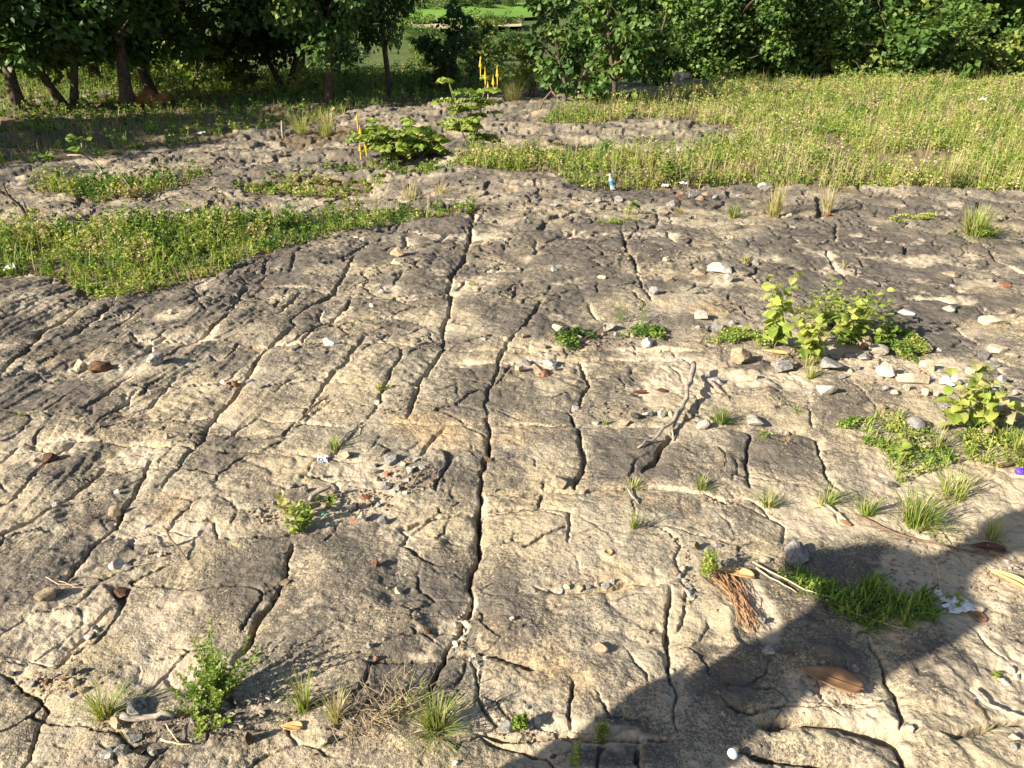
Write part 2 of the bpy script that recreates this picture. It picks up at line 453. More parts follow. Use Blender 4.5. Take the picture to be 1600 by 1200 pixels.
far_out = ((Y > 23.0) | (np.abs(X) > 0.62 * Y + 6.5))
SOIL = np.maximum(SOIL, far_out.astype(float))

# --- connected pieces of rock between the joints
solid = (MASKD > 1.15) & (Y < 7.6) & (SOIL < 0.5)
def face_and(m):
    return m[:-1, :-1] & m[1:, :-1] & m[:-1, 1:] & m[1:, 1:]
FSOLID = face_and(solid)
fs = face_and(solid & ((DIST > 0.030 + 0.010 * Y) & (MASKD > 2.2)))      # cores; blocks joined only by a narrow neck are told apart
par = []
def find(a):
    while par[a] != a:
        par[a] = par[par[a]]; a = par[a]
    return a
LAB = np.full(fs.shape, -1, np.int64)
prev = []
for r in range(fs.shape[0]):
    d = np.diff(np.concatenate([[0], fs[r].astype(np.int8), [0]]))
    st = np.nonzero(d == 1)[0]; en = np.nonzero(d == -1)[0]
    cur = []
    j = 0
    for s, e in zip(st, en):
        lid = len(par); par.append(lid)
        for (ps, pe, pl) in prev:
            if ps < e and pe > s:
                ra, rb = find(pl), find(lid)
                if ra != rb:
                    par[rb] = ra
        LAB[r, s:e] = lid
        cur.append((s, e, lid))
    prev = cur
root = np.array([find(i) for i in range(len(par))])
LAB = np.where(LAB >= 0, root[np.maximum(LAB, 0)], -1)
ids, cnt = np.unique(LAB[LAB >= 0], return_counts=True)
small = np.zeros(len(par) + 1, bool); small[ids[cnt < 110]] = True
LAB = np.where((LAB >= 0) & ~small[np.maximum(LAB, 0)], LAB, -1)
for it in range(90):                                    # let every core grow back to its joints
    new = LAB.copy()
    for ax, sh in ((0, 1), (0, -1), (1, 1), (1, -1)):
        nb = np.roll(LAB, sh, ax)
        if ax == 0: nb[0 if sh == 1 else -1] = -1
        else: nb[:, 0 if sh == 1 else -1] = -1
        new = np.where((new < 0) & FSOLID, nb, new)
    if (new == LAB).all(): break
    LAB = new
ids, cnt = np.unique(LAB[LAB >= 0], return_counts=True)
keep = [int(i) for i in ids[np.argsort(-cnt)][:280]]

# --- heights
LV = np.full(X.shape, -1, np.int64)
LV[:-1, :-1] = LAB; LV[1:, 1:] = np.maximum(LV[1:, 1:], LAB)
OFF = np.zeros_like(X)
order = sorted(keep)
lut = np.zeros(len(par) + 1); tx = np.zeros(len(par) + 1); ty = np.zeros(len(par) + 1); mx = np.zeros(len(par) + 1); my = np.zeros(len(par) + 1)
for i in order:
    msk = LV == i
    mx[i], my[i] = X[msk].mean(), Y[msk].mean()
    big = msk.sum() > 60000
    lut[i] = 0 if big else rng.normal(0, 0.009)
    tx[i], ty[i] = (0, 0) if big else rng.normal(0, 0.02, 2)
LVc = np.maximum(LV, 0)
OFF = np.where(LV >= 0, lut[LVc] + np.clip(tx[LVc] * (X - mx[LVc]) + ty[LVc] * (Y - my[LVc]), -0.02, 0.02), 0.0) * sstep(0.03 + 0.012 * Y, 0.10 + 0.03 * Y, np.minimum(DIST, MDIST))
H = B(Y) + OFF - np.maximum(CD, FINE)
nearw = 1 - sstep(5.0, 8.0, Y)
H += 0.016 * fbm(X, Y, 0.9, 2, 61) + 0.009 * fbm(X, Y, 3.4, 2, 63) + 0.0042 * fbm(X, Y, 11.0, 3, 67)
lump = np.abs(fbm(X, Y, 5.5, 2, 71)); H += -0.006 * np.exp(-(lump / 0.2) ** 2) * sstep(0.05, 0.5, fbm(X, Y, 1.1, 2, 73))
pit = fbm(X, Y, 26, 2, 75); H -= 0.003 * sstep(0.5, 0.8, pit)
# bedding ledges: stronger farther out and on the left, where the rock breaks in steps
led = fbm(X * 0.75 + 0.25 * Y, Y * 1.5, 0.75, 4, 81)
q = led * 5.0; fr = q - np.floor(q)
led = (np.floor(q) + sstep(0.80, 1.0, fr)) / 5.0
H += led * (0.006 + 0.075 * sstep(5.2, 8.5, Y))
def terr(v, n, a=0.78):
    q_ = v * n; f_ = q_ - np.floor(q_)
    return (np.floor(q_) + sstep(a, 1.0, f_)) / n
leftw = sstep(-0.3, -2.0, X + 0.12 * (Y - 3)) * sstep(1.6, 2.6, Y) * (1 - sstep(6.0, 7.5, Y))
H += terr(fbm(X * 2.0 - 0.5 * Y, Y * 0.55, 1.3, 3, 111), 4.0) * 0.030 * leftw
midw = sstep(2.4, 4.0, Y) * (1 - sstep(6.0, 7.5, Y))
H += terr(fbm(X * 1.2 - 0.2 * Y, Y * 0.9, 1.9, 3, 117), 4.0) * 0.017 * midw
rough = fbm(X, Y, 26, 3, 121, 0.6)
H += (0.0024 + 0.0010 * np.clip(Y - 2, 0, 3) * (1 - 0.6 * sstep(6, 9, Y))) * rough * (0.45 + 0.9 * sstep(-0.2, 0.4, fbm(X, Y, 1.7, 2, 123)))
led2 = fbm(X * 0.9 - 0.2 * Y, Y * 2.2, 2.1, 3, 83); q2 = led2 * 4; f2 = q2 - np.floor(q2)
H += (np.floor(q2) + sstep(0.82, 1.0, f2)) / 4 * (0.002 + 0.025 * sstep(5.2, 8.5, Y))
# the raised block above the dark joint near the bottle
bp = W(800, 288)
H += 0.10 * np.exp(-(((X - bp[0]) / 0.75) ** 4 + ((Y - bp[1] - 0.1) / 0.55) ** 4))
HOLLOW = fbm(X, Y, 3.4, 2, 63) + 0.6 * fbm(X, Y, 0.9, 2, 61)
edge = np.minimum((1.0 - np.abs(u))[None, :] / 0.03, 1.0) * np.minimum((ys + 1.6) / 0.3, 1)[:, None] * np.minimum((26.0 - ys) / 1.5, 1)[:, None]
H -= 0.3 * (1 - np.clip(edge, 0, 1))
H -= SOIL * 0.02

# --- stains, sand
TONE = 0.5 + 0.35 * fbm(X, Y, 1.6, 4, 95)
LICH = 0.37 + 0.20 * fbm(X, Y, 0.8, 3, 91) + 0.30 * fbm(X, Y, 3.2, 3, 93) + 0.12 * sstep(2.4, 4.5, Y) + 0.02 * sstep(5.5, 8, Y)
SW = fbm(X, Y, 4.5, 3, 97)
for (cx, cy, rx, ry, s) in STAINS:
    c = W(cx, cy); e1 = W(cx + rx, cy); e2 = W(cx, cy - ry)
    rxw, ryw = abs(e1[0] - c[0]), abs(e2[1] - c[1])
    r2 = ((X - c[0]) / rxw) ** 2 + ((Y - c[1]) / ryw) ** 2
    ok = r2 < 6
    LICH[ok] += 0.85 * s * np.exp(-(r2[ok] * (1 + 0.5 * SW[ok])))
LICH -= 0.10 * np.exp(-DIST / 0.015) * (1 + pnoise(X * 5, Y * 5, 8))
LICH += 0.30 * sstep(0.002, 0.008, FINE)
LICH -= 0.16 * sstep(0.0, 1.5, X) * (1 - sstep(2.0, 2.8, Y))
SANDP = [(1270,810,90,30),(1420,740,80,30),(1500,830,100,50),(1290,1080,80,40),(1470,900,90,60),(250,1050,60,24),(560,740,80,22),(1320,560,70,30),(1230,590,60,20),(1100,590,70,25),(1190,960,25,60),(1430,590,90,30),(700,1130,80,25),(900,1140,90,16),(280,830,90,20)]
SAND = 0.18 - 1.1 * np.minimum(HOLLOW, 0.4) * 0.35 + 0.30 * sstep(0.003, 0.010, CD) * (1 - sstep(0.014, 0.024, CD)) * (0.6 + 1.2 * pnoise(X * 3.3, Y * 3.3, 26)) - 0.12 * sstep(5.5, 8, Y)
for (cx, cy, rx, ry) in SANDP:
    c = W(cx, cy); e1 = W(cx + rx, cy); e2 = W(cx, cy - ry)
    r2 = ((X - c[0]) / abs(e1[0] - c[0])) ** 2 + ((Y - c[1]) / abs(e2[1] - c[1])) ** 2
    SAND += 0.55 * np.exp(-r2 * r2)
    H -= 0.008 * np.exp(-r2 * r2)

def ground_z(x, y):
    """height of the finished rock surface"""
    r = int(np.clip(np.searchsorted(ys, y) - 1, 0, NR - 2))
    f = float(np.clip((y - ys[r]) / (ys[r + 1] - ys[r]), 0, 1))
    return float((1 - f) * np.interp(x, X[r], H[r]) + f * np.interp(x, X[r + 1], H[r + 1]))
def G(px, py):
    p = W(px, py)
    if -1.5 < p[1] < 25.5:
        p[2] = ground_z(p[0], p[1])
    return p

# --- normals over the whole sheet so that the pieces meet without a seam
def grid_normals():
    P = np.stack([X, Y, H], -1)
    du = np.zeros_like(P); dv = np.zeros_like(P)
    du[:, 1:-1] = P[:, 2:] - P[:, :-2]; du[:, 0] = P[:, 1] - P[:, 0]; du[:, -1] = P[:, -1] - P[:, -2]
    dv[1:-1] = P[2:] - P[:-2]; dv[0] = P[1] - P[0]; dv[-1] = P[-1] - P[-2]
    n = np.cross(du, dv)
    return n / (np.linalg.norm(n, axis=-1, keepdims=True) + 1e-12)
NRM = grid_normals().reshape(-1, 3)
VX = np.stack([X, Y, H], -1).reshape(-1, 3)
idx = np.arange(NR * NCOL).reshape(NR, NCOL)
QUADS = np.stack([idx[:-1, :-1], idx[:-1, 1:], idx[1:, 1:], idx[1:, :-1]], -1)
AT = {'lichen': LICH.ravel(), 'sand': SAND.ravel(), 'soil': SOIL.ravel(), 'tone': TONE.ravel()}
def piece(name, mask, parent=None):
    q = QUADS[mask]
    uq, inv = np.unique(q.ravel(), return_inverse=True)
    me = new_mesh(name, VX[uq], inv.reshape(-1, 4), [M_ROCK], True, {k: a[uq] for k, a in AT.items()})
    me.normals_split_custom_set_from_vertices(NRM[uq].tolist())
    return link(name, me, parent)
keepset = np.zeros(len(par) + 1, bool); keepset[order] = True
isslab = (LAB >= 0) & keepset[np.maximum(LAB, 0)]
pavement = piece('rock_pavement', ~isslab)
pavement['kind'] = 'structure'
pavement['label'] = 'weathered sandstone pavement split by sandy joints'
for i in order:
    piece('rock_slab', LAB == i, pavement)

# --- the wide ground below and beyond
gy = np.concatenate([np.arange(-60, 40, 1.0), np.geomspace(40, 2300, 90)])
gx = np.concatenate([-np.geomspace(60, 1600, 24)[::-1], np.arange(-56, 57, 2.0), np.geomspace(60, 1600, 24)])
GX, GY = np.meshgrid(gx, gy)
GZ = B(GY) + 0.25 * fbm(GX, GY, 0.11, 2, 5) * sstep(26, 40, GY) + 1.2 * fbm(GX, GY, 0.012, 3, 6) * sstep(60, 160, GY)
inside = (GY > -2.5) & (GY < 25.0) & (np.abs(GX) < 0.62 * np.maximum(GY, 0.9) + 0.6 + 2.0 + 0.45 * np.maximum(GY, 0) - 0.2)
GZ = np.where(inside, GZ - 0.25, GZ - 0.03)
gi = np.arange(GX.size).reshape(GX.shape)
GQ = np.stack([gi[:-1, :-1], gi[:-1, 1:], gi[1:, 1:], gi[1:, :-1]], -1).reshape(-1, 4)
link('ground', new_mesh('ground', np.stack([GX, GY, GZ], -1).reshape(-1, 3), GQ, [M_SOIL], True), kind='structure', label='grassy ground reaching to the far valley')
# ------------------------------------------------------------------ plant building
def leaf_material(name, stops, gloss=0.35, transl=0.3, rough=0.5):
    m, nt, bs, out = mat_new(name)
    t = attr(nt, 'tint')
    c = ramp(nt, t, stops)
    nt.links.new(c, bs.inputs['Base Color'])
    bs.inputs['Roughness'].default_value = rough
    bs.inputs['Specular IOR Level'].default_value = gloss
    tr = N(nt, 'ShaderNodeBsdfTranslucent')
    nt.links.new(mixc(nt, 1.0, c, (1.25, 1.35, 0.6), 'MULTIPLY'), tr.inputs['Color'])
    mx_ = N(nt, 'ShaderNodeMixShader'); mx_.inputs[0].default_value = transl
    nt.links.new(bs.outputs[0], mx_.inputs[1]); nt.links.new(tr.outputs[0], mx_.inputs[2])
    nt.links.new(mx_.outputs[0], out.inputs[0])
    return m
M_WEED = leaf_material('weed_leaf', [(0.0, (0.045, 0.085, 0.016)), (0.3, (0.085, 0.16, 0.026)), (0.55, (0.20, 0.27, 0.042)), (0.75, (0.33, 0.34, 0.08)), (0.88, (0.39, 0.33, 0.13)), (1.0, (0.42, 0.34, 0.20))], 0.25, 0.3, 0.6)
M_TREE = leaf_material('tree_leaf', [(0.0, (0.026, 0.055, 0.014)), (0.4, (0.055, 0.110, 0.022)), (0.75, (0.105, 0.170, 0.032)), (1.0, (0.22, 0.25, 0.05))], 0.3, 0.25, 0.5)
M_BARK = None
def plain(name, c, rough=0.8, var=0.35, scale=30, spec=0.3, bmp=0.0, c2=None):
    m, nt, bs, out = mat_new(name)
    co = N(nt, 'ShaderNodeTexCoord').outputs['Object']
    n = noise(nt, co, scale, 3, 0.7)
    lo = tuple(x * (1 - var) for x in c); hi = c2 or tuple(min(x * (1 + var), 1) for x in c)
    nt.links.new(ramp(nt, n, [(0.3, lo), (0.7, hi)]), bs.inputs['Base Color'])
    bs.inputs['Roughness'].default_value = rough; bs.inputs['Specular IOR Level'].default_value = spec
    if bmp:
        nt.links.new(bump(nt, n, 0.8, bmp), bs.inputs['Normal'])
    return m
M_BARK = plain('bark', (0.085, 0.062, 0.045), 0.9, 0.5, 14, 0.15, 0.02)
M_PALEBARK = plain('pale_bark', (0.36, 0.29, 0.21), 0.9, 0.3, 30, 0.15, 0.006)
M_STEM = plain('green_stem', (0.14, 0.16, 0.05), 0.7, 0.3, 40)
M_DRYSTEM = plain('dry_stem', (0.33, 0.25, 0.15), 0.85, 0.35, 60)

LEAF4 = (np.array([[0, 0, 0], [0.5, 0.45, 0.13], [0, 1, -0.12], [-0.5, 0.45, 0.13]]), np.array([[0, 1, 2], [0, 2, 3]]))
def _bigleaf(wid=0.5):
    V = []; F = []
    st = [(0.0, 0.04), (0.2, 0.8), (0.45, 1.0), (0.75, 0.72), (1.0, 0.03)]
    for i, (t, w) in enumerate(st):
        z = 0.10 * math.sin(t * 2.2) - 0.22 * t * t
        V += [(-wid * w, t, z + 0.10 * w), (0, t, z), (wid * w, t, z + 0.10 * w)]
    for i in range(4):
        a = 3 * i
        F += [(a, a + 1, a + 4), (a, a + 4, a + 3), (a + 1, a + 2, a + 5), (a + 1, a + 5, a + 4)]
    return np.array(V, float), np.array(F)
LEAF16 = _bigleaf(0.38)
LEAFR = _bigleaf(0.5)

def norm(v):
    return v / (np.linalg.norm(v, axis=-1, keepdims=True) + 1e-9)

class Acc:
    """collects triangles with a tint per vertex"""
    def __init__(s): s.V = []; s.F = []; s.T = []; s.n = 0
    def add(s, V, F, tint):
        V = np.asarray(V, float); F = np.asarray(F)
        s.V.append(V); s.F.append(F + s.n); s.n += len(V)
        s.T.append(np.full(len(V), tint) if np.isscalar(tint) else np.asarray(tint, float))
    def leaves(s, pos, dirs, size, tint, tmpl=LEAF4, wide=1.0, r=rng, flat=0.6):
        pos = np.asarray(pos, float); n = len(pos)
        if n == 0: return
        d = norm(np.asarray(dirs, float))
        upv = np.array([0, 0, 1.0]) * flat + r.normal(0, 0.5, (n, 3))
        xa = norm(np.cross(d, upv)); za = np.cross(xa, d)
        size = np.broadcast_to(size, (n,)).astype(float)
        tv, tf = tmpl
        P = pos[:, None, :] + size[:, None, None] * (xa[:, None, :] * tv[None, :, 0:1] * wide + d[:, None, :] * tv[None, :, 1:2] + za[:, None, :] * tv[None, :, 2:3])
        k = len(tv)
        F = (tf[None] + (np.arange(n) * k)[:, None, None]).reshape(-1, 3)
        s.add(P.reshape(-1, 3), F, np.repeat(np.broadcast_to(tint, (n,)), k))
    def blades(s, pos, h, lean, az, w, tint, curl=0.5, r=rng):
        """grass blades: strips of three pieces bending over"""
        pos = np.asarray(pos, float); n = len(pos)
        if n == 0: return
        h = np.broadcast_to(h, (n,)); lean = np.broadcast_to(lean, (n,)); az = np.broadcast_to(az, (n,)); w = np.broadcast_to(w, (n,))
        dx = np.stack([np.cos(az), np.sin(az), np.zeros(n)], -1); sx = np.stack([-np.sin(az), np.cos(az), np.zeros(n)], -1)
        ang = lean; p = pos.copy(); pts = []
        for k in range(4):
            ww = w * (1.0, 0.85, 0.55, 0.0)[k]
            if k < 3:
                pts += [p - sx * ww[:, None] / 2, p + sx * ww[:, None] / 2]
            else:
                pts += [p]
            stepl = (h / 3)[:, None]
            p = p + stepl * (dx * np.sin(ang)[:, None] + np.array([0, 0, 1.0]) * np.cos(ang)[:, None])
            ang = ang + curl * (0.4 + 0.6 * (lean > 0.2))
        V = np.stack(pts, 1)
        tf = np.array([[0, 1, 3], [0, 3, 2], [2, 3, 5], [2, 5, 4], [4, 5, 6]])
        F = (tf[None] + (np.arange(n) * 7)[:, None, None]).reshape(-1, 3)
        s.add(V.reshape(-1, 3), F, np.repeat(np.broadcast_to(tint, (n,)), 7))
    def tube(s, pts, rad, sides=5, tint=0.5):
        V, F = tube(pts, rad, sides); s.add(V, F, tint)
    def mesh(s, name, mat, smooth=False):
        return new_mesh(name, np.concatenate(s.V), np.concatenate(s.F), [mat], smooth, {'tint': np.concatenate(s.T)})

def tube(pts, rad, sides=6):
    pts = np.asarray(pts, float); n = len(pts)
    rad = np.broadcast_to(rad, (n,))
    V = []; tang = np.gradient(pts, axis=0); tang = norm(tang)
    ref = np.array([0.31, 0.17, 0.93]) if abs(tang[0][2]) < 0.9 else np.array([0.95, 0.2, 0.1])
    for i in range(n):
        a = norm(np.cross(tang[i], ref)); b = np.cross(tang[i], a)
        for k in range(sides):
            th = 2 * math.pi * k / sides
            V.append(pts[i] + rad[i] * (math.cos(th) * a + math.sin(th) * b))
    F = []
    for i in range(n - 1):
        for k in range(sides):
            k2 = (k + 1) % sides
            a, b, c, d = i * sides + k, i * sides + k2, (i + 1) * sides + k2, (i + 1) * sides + k
            F += [(a, b, c), (a, c, d)]
    V.append(pts[-1] + tang[-1] * rad[-1] * 0.5); t_ = len(V) - 1
    V.append(pts[0] - tang[0] * rad[0] * 0.2); b_ = len(V) - 1
    for k in range(sides):
        F.append(((n - 1) * sides + k, (n - 1) * sides + (k + 1) % sides, t_)); F.append(((k + 1) % sides, k, b_))
    return np.array(V), np.array(F)

def wander(p0, d0, length, n, jit, r, grav=0.0):
    pts = [np.array(p0, float)]; d = norm(np.array(d0, float))
    for i in range(n):
        d = norm(d + r.normal(0, jit, 3) + np.array([0, 0, grav]))
        pts.append(pts[-1] + d * length / n)
    return np.array(pts)

def scatter(poly, n, r=rng, extra=None):
    lo, hi = poly.min(0), poly.max(0)
    out = []
    tot = 0
    while tot < n:
        p = lo + (hi - lo) * r.random((4 * n, 2))
        p = p[in_poly(p[:, 0], p[:, 1], poly)]
        if extra is not None:
            p2_ = p[extra(p[:, 0], p[:, 1])]
            p = p2_ if len(p2_) > 0.02 * len(p) else p
        out.append(p); tot += len(p)
        if len(p) == 0: break
    p = np.concatenate(out)[:n]
    return p
def area(poly):
    x, y = poly[:, 0], poly[:, 1]
    return 0.5 * abs(np.dot(x, np.roll(y, 1)) - np.dot(y, np.roll(x, 1)))
def zs(p):
    return np.array([ground_z(a, b) if -1.5 < b < 25.5 else float(B(b)) for a, b in p])

def weeds_into(acc, p, hmin, hmax, leaf, nl, tmean, tsd, r=rng, patchy=None):
    """upright small-leaved weeds at the points p"""
    n = len(p); z = zs(p)
    h = hmin + (hmax - hmin) * r.random(n) ** 1.3
    if patchy is not None:
        h = h * patchy
    base = np.column_stack([p, z])
    lean = r.normal(0, 0.25, (n, 2))
    tip = base + np.column_stack([lean * h[:, None], h])
    tp = np.clip(tmean + 0.34 * fbm(p[:, 0], p[:, 1], 1.1, 2, 33) + 0.38 * fbm(p[:, 0], p[:, 1], 3.7, 2, 34) + r.normal(0, tsd, n), 0, 1)
    # stems
    w = 0.0022 + 0.0003 * p[:, 1]
    side = norm(np.column_stack([r.normal(0, 1, (n, 2)), np.zeros(n)])) * w[:, None]
    V = np.stack([base - side, base + side, tip], 1).reshape(-1, 3)
    acc.add(V, np.arange(3 * n).reshape(n, 3), np.repeat(np.clip(tp + 0.25, 0, 1), 3))
    t = 0.12 + 0.88 * r.random((n, nl))
    pos = base[:, None] + (tip - base)[:, None] * t[..., None]
    az = r.random((n, nl)) * 6.283
    d = np.stack([np.cos(az), np.sin(az), r.normal(0.25, 0.45, (n, nl))], -1)
    br = (0.25 * h)[:, None] * r.random((n, nl)) * (1.15 - t)
    pos = pos + d * br[..., None] * np.array([1, 1, 0.5])
    sz = leaf * (0.6 + 0.7 * r.random((n, nl)))
    tt = np.clip(tp[:, None] + r.normal(0, 0.10, (n, nl)), 0, 1)
    acc.leaves(pos.reshape(-1, 3), d.reshape(-1, 3), sz.ravel(), tt.ravel(), LEAF4, 0.75, r)

def grass_into(acc, p, hmin, hmax, w, tmean, tsd, r=rng, curl=0.35):
    n = len(p)
    base = np.column_stack([p, zs(p) - 0.01])
    t = np.clip(tmean + 0.5 * fbm(p[:, 0], p[:, 1], 0.8, 2, 39) + r.normal(0, tsd, n), 0, 1)
    acc.blades(base, hmin + (hmax - hmin) * r.random(n), np.abs(r.normal(0, 0.35, n)), r.random(n) * 6.283, w, t, curl, r)

def patch(x, y, s, sd):
    return 0.75 + 0.6 * fbm(x, y, s, 2, sd)

# --- masses of weeds and grass that nobody could count
r1 = np.random.default_rng(101)
a_ = Acc(); P_ = VEGW['thicket']
p = scatter(P_, int(area(P_) * 300), r1)
edgew = 0.35 + 0.65 * sstep(0.0, 0.9, np.minimum(np.abs(p[:, 1] - P_[:, 1].min()) + 0, 9))
low = in_poly(p[:, 0], p[:, 1] - 0.45, P_) & in_poly(p[:, 0] + 0.4, p[:, 1] - 0.25, P_)
weeds_into(a_, p[low], 0.08, 0.25, 0.028, 22, 0.56, 0.12, r1, patch(p[low, 0], p[low, 1], 1.4, 51))
weeds_into(a_, p[~low], 0.03, 0.10, 0.022, 16, 0.50, 0.10, r1)
pg = scatter(P_, int(area(P_) * 260), r1)
grass_into(a_, pg, 0.06, 0.30, 0.005, 0.52, 0.15, r1)
link('weeds', a_.mesh('weeds', M_WEED), kind='stuff', label='dense low thicket of green weeds beside the dark slabs', category='weeds')

a_ = Acc()
for k, den, hm in (('thicket2', 190, 0.30), ('strip', 120, 0.10), ('strip2', 150, 0.2)):
    P_ = VEGW[k]; p = scatter(P_, int(area(P_) * den), r1)
    weeds_into(a_, p, hm * 0.4, hm, 0.034, 14, 0.56, 0.12, r1, patch(p[:, 0], p[:, 1], 1.0, 57))
    pg = scatter(P_, int(area(P_) * 160), r1); grass_into(a_, pg, 0.05, hm * 0.9, 0.007, 0.66, 0.15, r1)
link('weeds', a_.mesh('weeds', M_WEED), kind='stuff', label='yellowing weeds in strips across the farther rock', category='weeds')

a_ = Acc(); P_ = VEGW['meadow']
thin = lambda y: r1.random(y.shape) < np.clip((9.5 / np.maximum(y, 1)) ** 1.9, 0, 1)
bare = lambda x, y: thin(y) & (fbm(x * 0.6, y, 0.55, 2, 58) < 0.42) & (fbm(x, y, 2.2, 2, 62) < 0.45)
p = scatter(P_, min(int(area(P_) * 30), 10000), r1, bare)
near = p[:, 1] < 11
weeds_into(a_, p, 0.07, 0.30, np.repeat((0.030 * np.sqrt(np.maximum(p[:, 1], 8) / 8))[:, None], 16, 1), 16, 0.63, 0.13, r1, np.clip(patch(p[:, 0], p[:, 1], 0.9, 59) + 0.25 * fbm(p[:, 0], p[:, 1], 3.0, 2, 60), 0.2, 1.6))
pg = scatter(P_, min(int(area(P_) * 40), 26000), r1, bare); grass_into(a_, pg, 0.08, 0.40, 0.006, 0.74, 0.14, r1)
link('weeds', a_.mesh('weeds', M_WEED), kind='stuff', label='sunny meadow of yellow green weeds and grass on the rock shelf', category='meadow')

a_ = Acc(); P_ = VEGW['shade']
pg = scatter(P_, min(int(area(P_) * 130), 20000), r1); grass_into(a_, pg, 0.06, 0.20, 0.014, 0.36, 0.12, r1)
p = scatter(P_, int(area(P_) * 14), r1); weeds_into(a_, p, 0.08, 0.30, 0.05, 12, 0.40, 0.10, r1, np.clip(patch(p[:, 0], p[:, 1], 0.6, 77), 0.2, 1.5))
back = np.array([[-16, 15], [-14, 26], [-2, 27], [6, 24.5], [1, 18], [-4, 17.5]])
p = scatter(back, 2600, r1); weeds_into(a_, p, 0.15, 0.5, 0.06, 12, 0.42, 0.12, r1); pg = scatter(back, 9000, r1); grass_into(a_, pg, 0.1, 0.4, 0.016, 0.5, 0.12, r1)
link('grass', a_.mesh('grass', M_WEED), kind='stuff', label='short shaded grass between the rock edge and the dark trees', category='grass')

# ------------------------------------------------------------------ trees
def tree_template(seed, height, spread, leaf, nclump, per, low=0.25, stems=1, tint=0.45, tmpl='q', dense=1.0):
    r = np.random.default_rng(seed)
    tr = Acc(); cr = Acc(); tips = []
    for s in range(stems):
        az = r.random() * 6.28
        lean = 0.10 if stems == 1 else 0.38
        pts = wander((0.12 * s * math.cos(az), 0.12 * s * math.sin(az), -0.1), (lean * math.cos(az), lean * math.sin(az), 1), height * (0.85 - 0.1 * s), 9, 0.12, r, 0.05)
        rad = np.linspace(0.10, 0.02, len(pts)) * height / 5.0 / (1 + 0.35 * (stems - 1))
        rad[0] *= 1.35
        tr.tube(pts, rad, 7)
        nb = max(4, int(nclump / stems / 3))
        for b in range(nb):
            t = low + (0.98 - low) * (b + r.random() * 0.7) / nb
            i = int(t * (len(pts) - 1)); o = pts[i]
            a2 = b * 2.4 + r.normal(0, 0.5)
            ln = spread * (0.55 + 0.5 * r.random()) * math.sqrt(max(0.12, 1 - abs(t - 0.55) ** 1.5 * 1.6))
            bp_ = wander(o, (math.cos(a2), math.sin(a2), 0.35 + 0.5 * r.random()), ln, 5, 0.18, r, -0.02)
            tr.tube(bp_, np.linspace(rad[i] * 0.55, 0.008, len(bp_)), 5)
            tips += [bp_[-1], bp_[3] + r.normal(0, 0.2, 3), bp_[2] + r.normal(0, 0.25, 3)]
        tips.append(pts[-1])
    tips = np.array(tips)
    k = r.integers(0, len(tips), nclump)
    cen = tips[k] + r.normal(0, 0.22 * spread / 1.6, (nclump, 3)) * np.array([1, 1, 0.8])
    cen[:, 2] = np.maximum(cen[:, 2], low * height * 0.55)
    
    mid = np.array([0, 0, height * 0.55])
    ct = np.clip(tint + r.normal(0, 0.13, nclump), 0, 1)
    rad = 0.30 * dense * spread / 1.6
    n = nclump * per
    q = norm(r.normal(0, 1, (n, 3))) * (r.random(n) ** 0.5)[:, None] * rad
    c = np.repeat(cen, per, 0)
    pos = c + q * np.array([1.15, 1.15, 0.85])
    d = norm(q) * 0.9 + norm(pos - mid) * 0.6 + np.array([0, 0, -0.35]) + r.normal(0, 0.35, (n, 3))
    tt = np.clip(np.repeat(ct, per) + r.normal(0, 0.13, n), 0, 1)
    cr.leaves(pos, d, leaf * (0.65 + 0.6 * r.random(n)), tt, LEAF16 if tmpl == 'b' else LEAF4, 1.35 if tmpl == 'q' else 1.2, r, 0.9)
    return tr.mesh('trunk', M_BARK, True), cr.mesh('crown', M_TREE)

TT = {
 'dark': [tree_template(11, 5.6, 1.9, 0.105, 130, 95, 0.26, 1, 0.38), tree_template(12, 5.0, 1.8, 0.105, 130, 95, 0.24, 2, 0.40), tree_template(13, 6.0, 2.0, 0.10, 130, 95, 0.28, 1, 0.34)],
 'wall': [tree_template(21, 4.6, 1.7, 0.095, 140, 110, 0.06, 2, 0.55), tree_template(22, 4.2, 1.6, 0.09, 140, 110, 0.05, 2, 0.50), tree_template(23, 5.0, 1.8, 0.10, 140, 110, 0.08, 1, 0.60)],
 'glossy': [tree_template(31, 2.1, 0.58, 0.10, 54, 26, 0.20, 2, 0.50, 'b'), tree_template(32, 2.4, 0.55, 0.095, 54, 26, 0.10, 1, 0.55, 'b')],
 'small': [tree_template(41, 2.6, 0.9, 0.13, 40, 24, 0.25, 3, 0.30), tree_template(42, 2.2, 0.8, 0.12, 34, 20, 0.3, 2, 0.95)],
 'cone': [tree_template(51, 4.5, 1.0, 0.16, 70, 34, 0.06, 1, 0.10)],
 'bush': [tree_template(61, 1.8, 1.5, 0.13, 60, 26, 0.02, 3, 0.55), tree_template(62, 1.5, 1.4, 0.12, 56, 26, 0.02, 3, 0.75)],
}
rt = np.random.default_rng(303)
def tree(name, kind, var, px, py, sc, label, cat='tree', group=None, at=None, rz=None, wide=1.0, shrink=1.0):
    w = W(px, py) if at is None else np.array([at[0], at[1], float(B(at[1]))])
    if -1.5 < w[1] < 25:
        w[2] = ground_z(w[0], w[1])
    o = thing(name, label, cat, tuple(w), rt.random() * 6.28 if rz is None else rz, group)
    o.scale = (sc * wide, sc * wide, sc)
    t, c = TT[kind][var]
    link('trunk', t, o); link('crown', c, o)
    return o
LG = 'dark broadleaf trees behind the shaded grass'
tree('broadleaf_tree', 'dark', 0, 30, 172, 1.0, 'dark leafy tree at the photo edge, leftmost trunk over the shaded grass', group=LG)
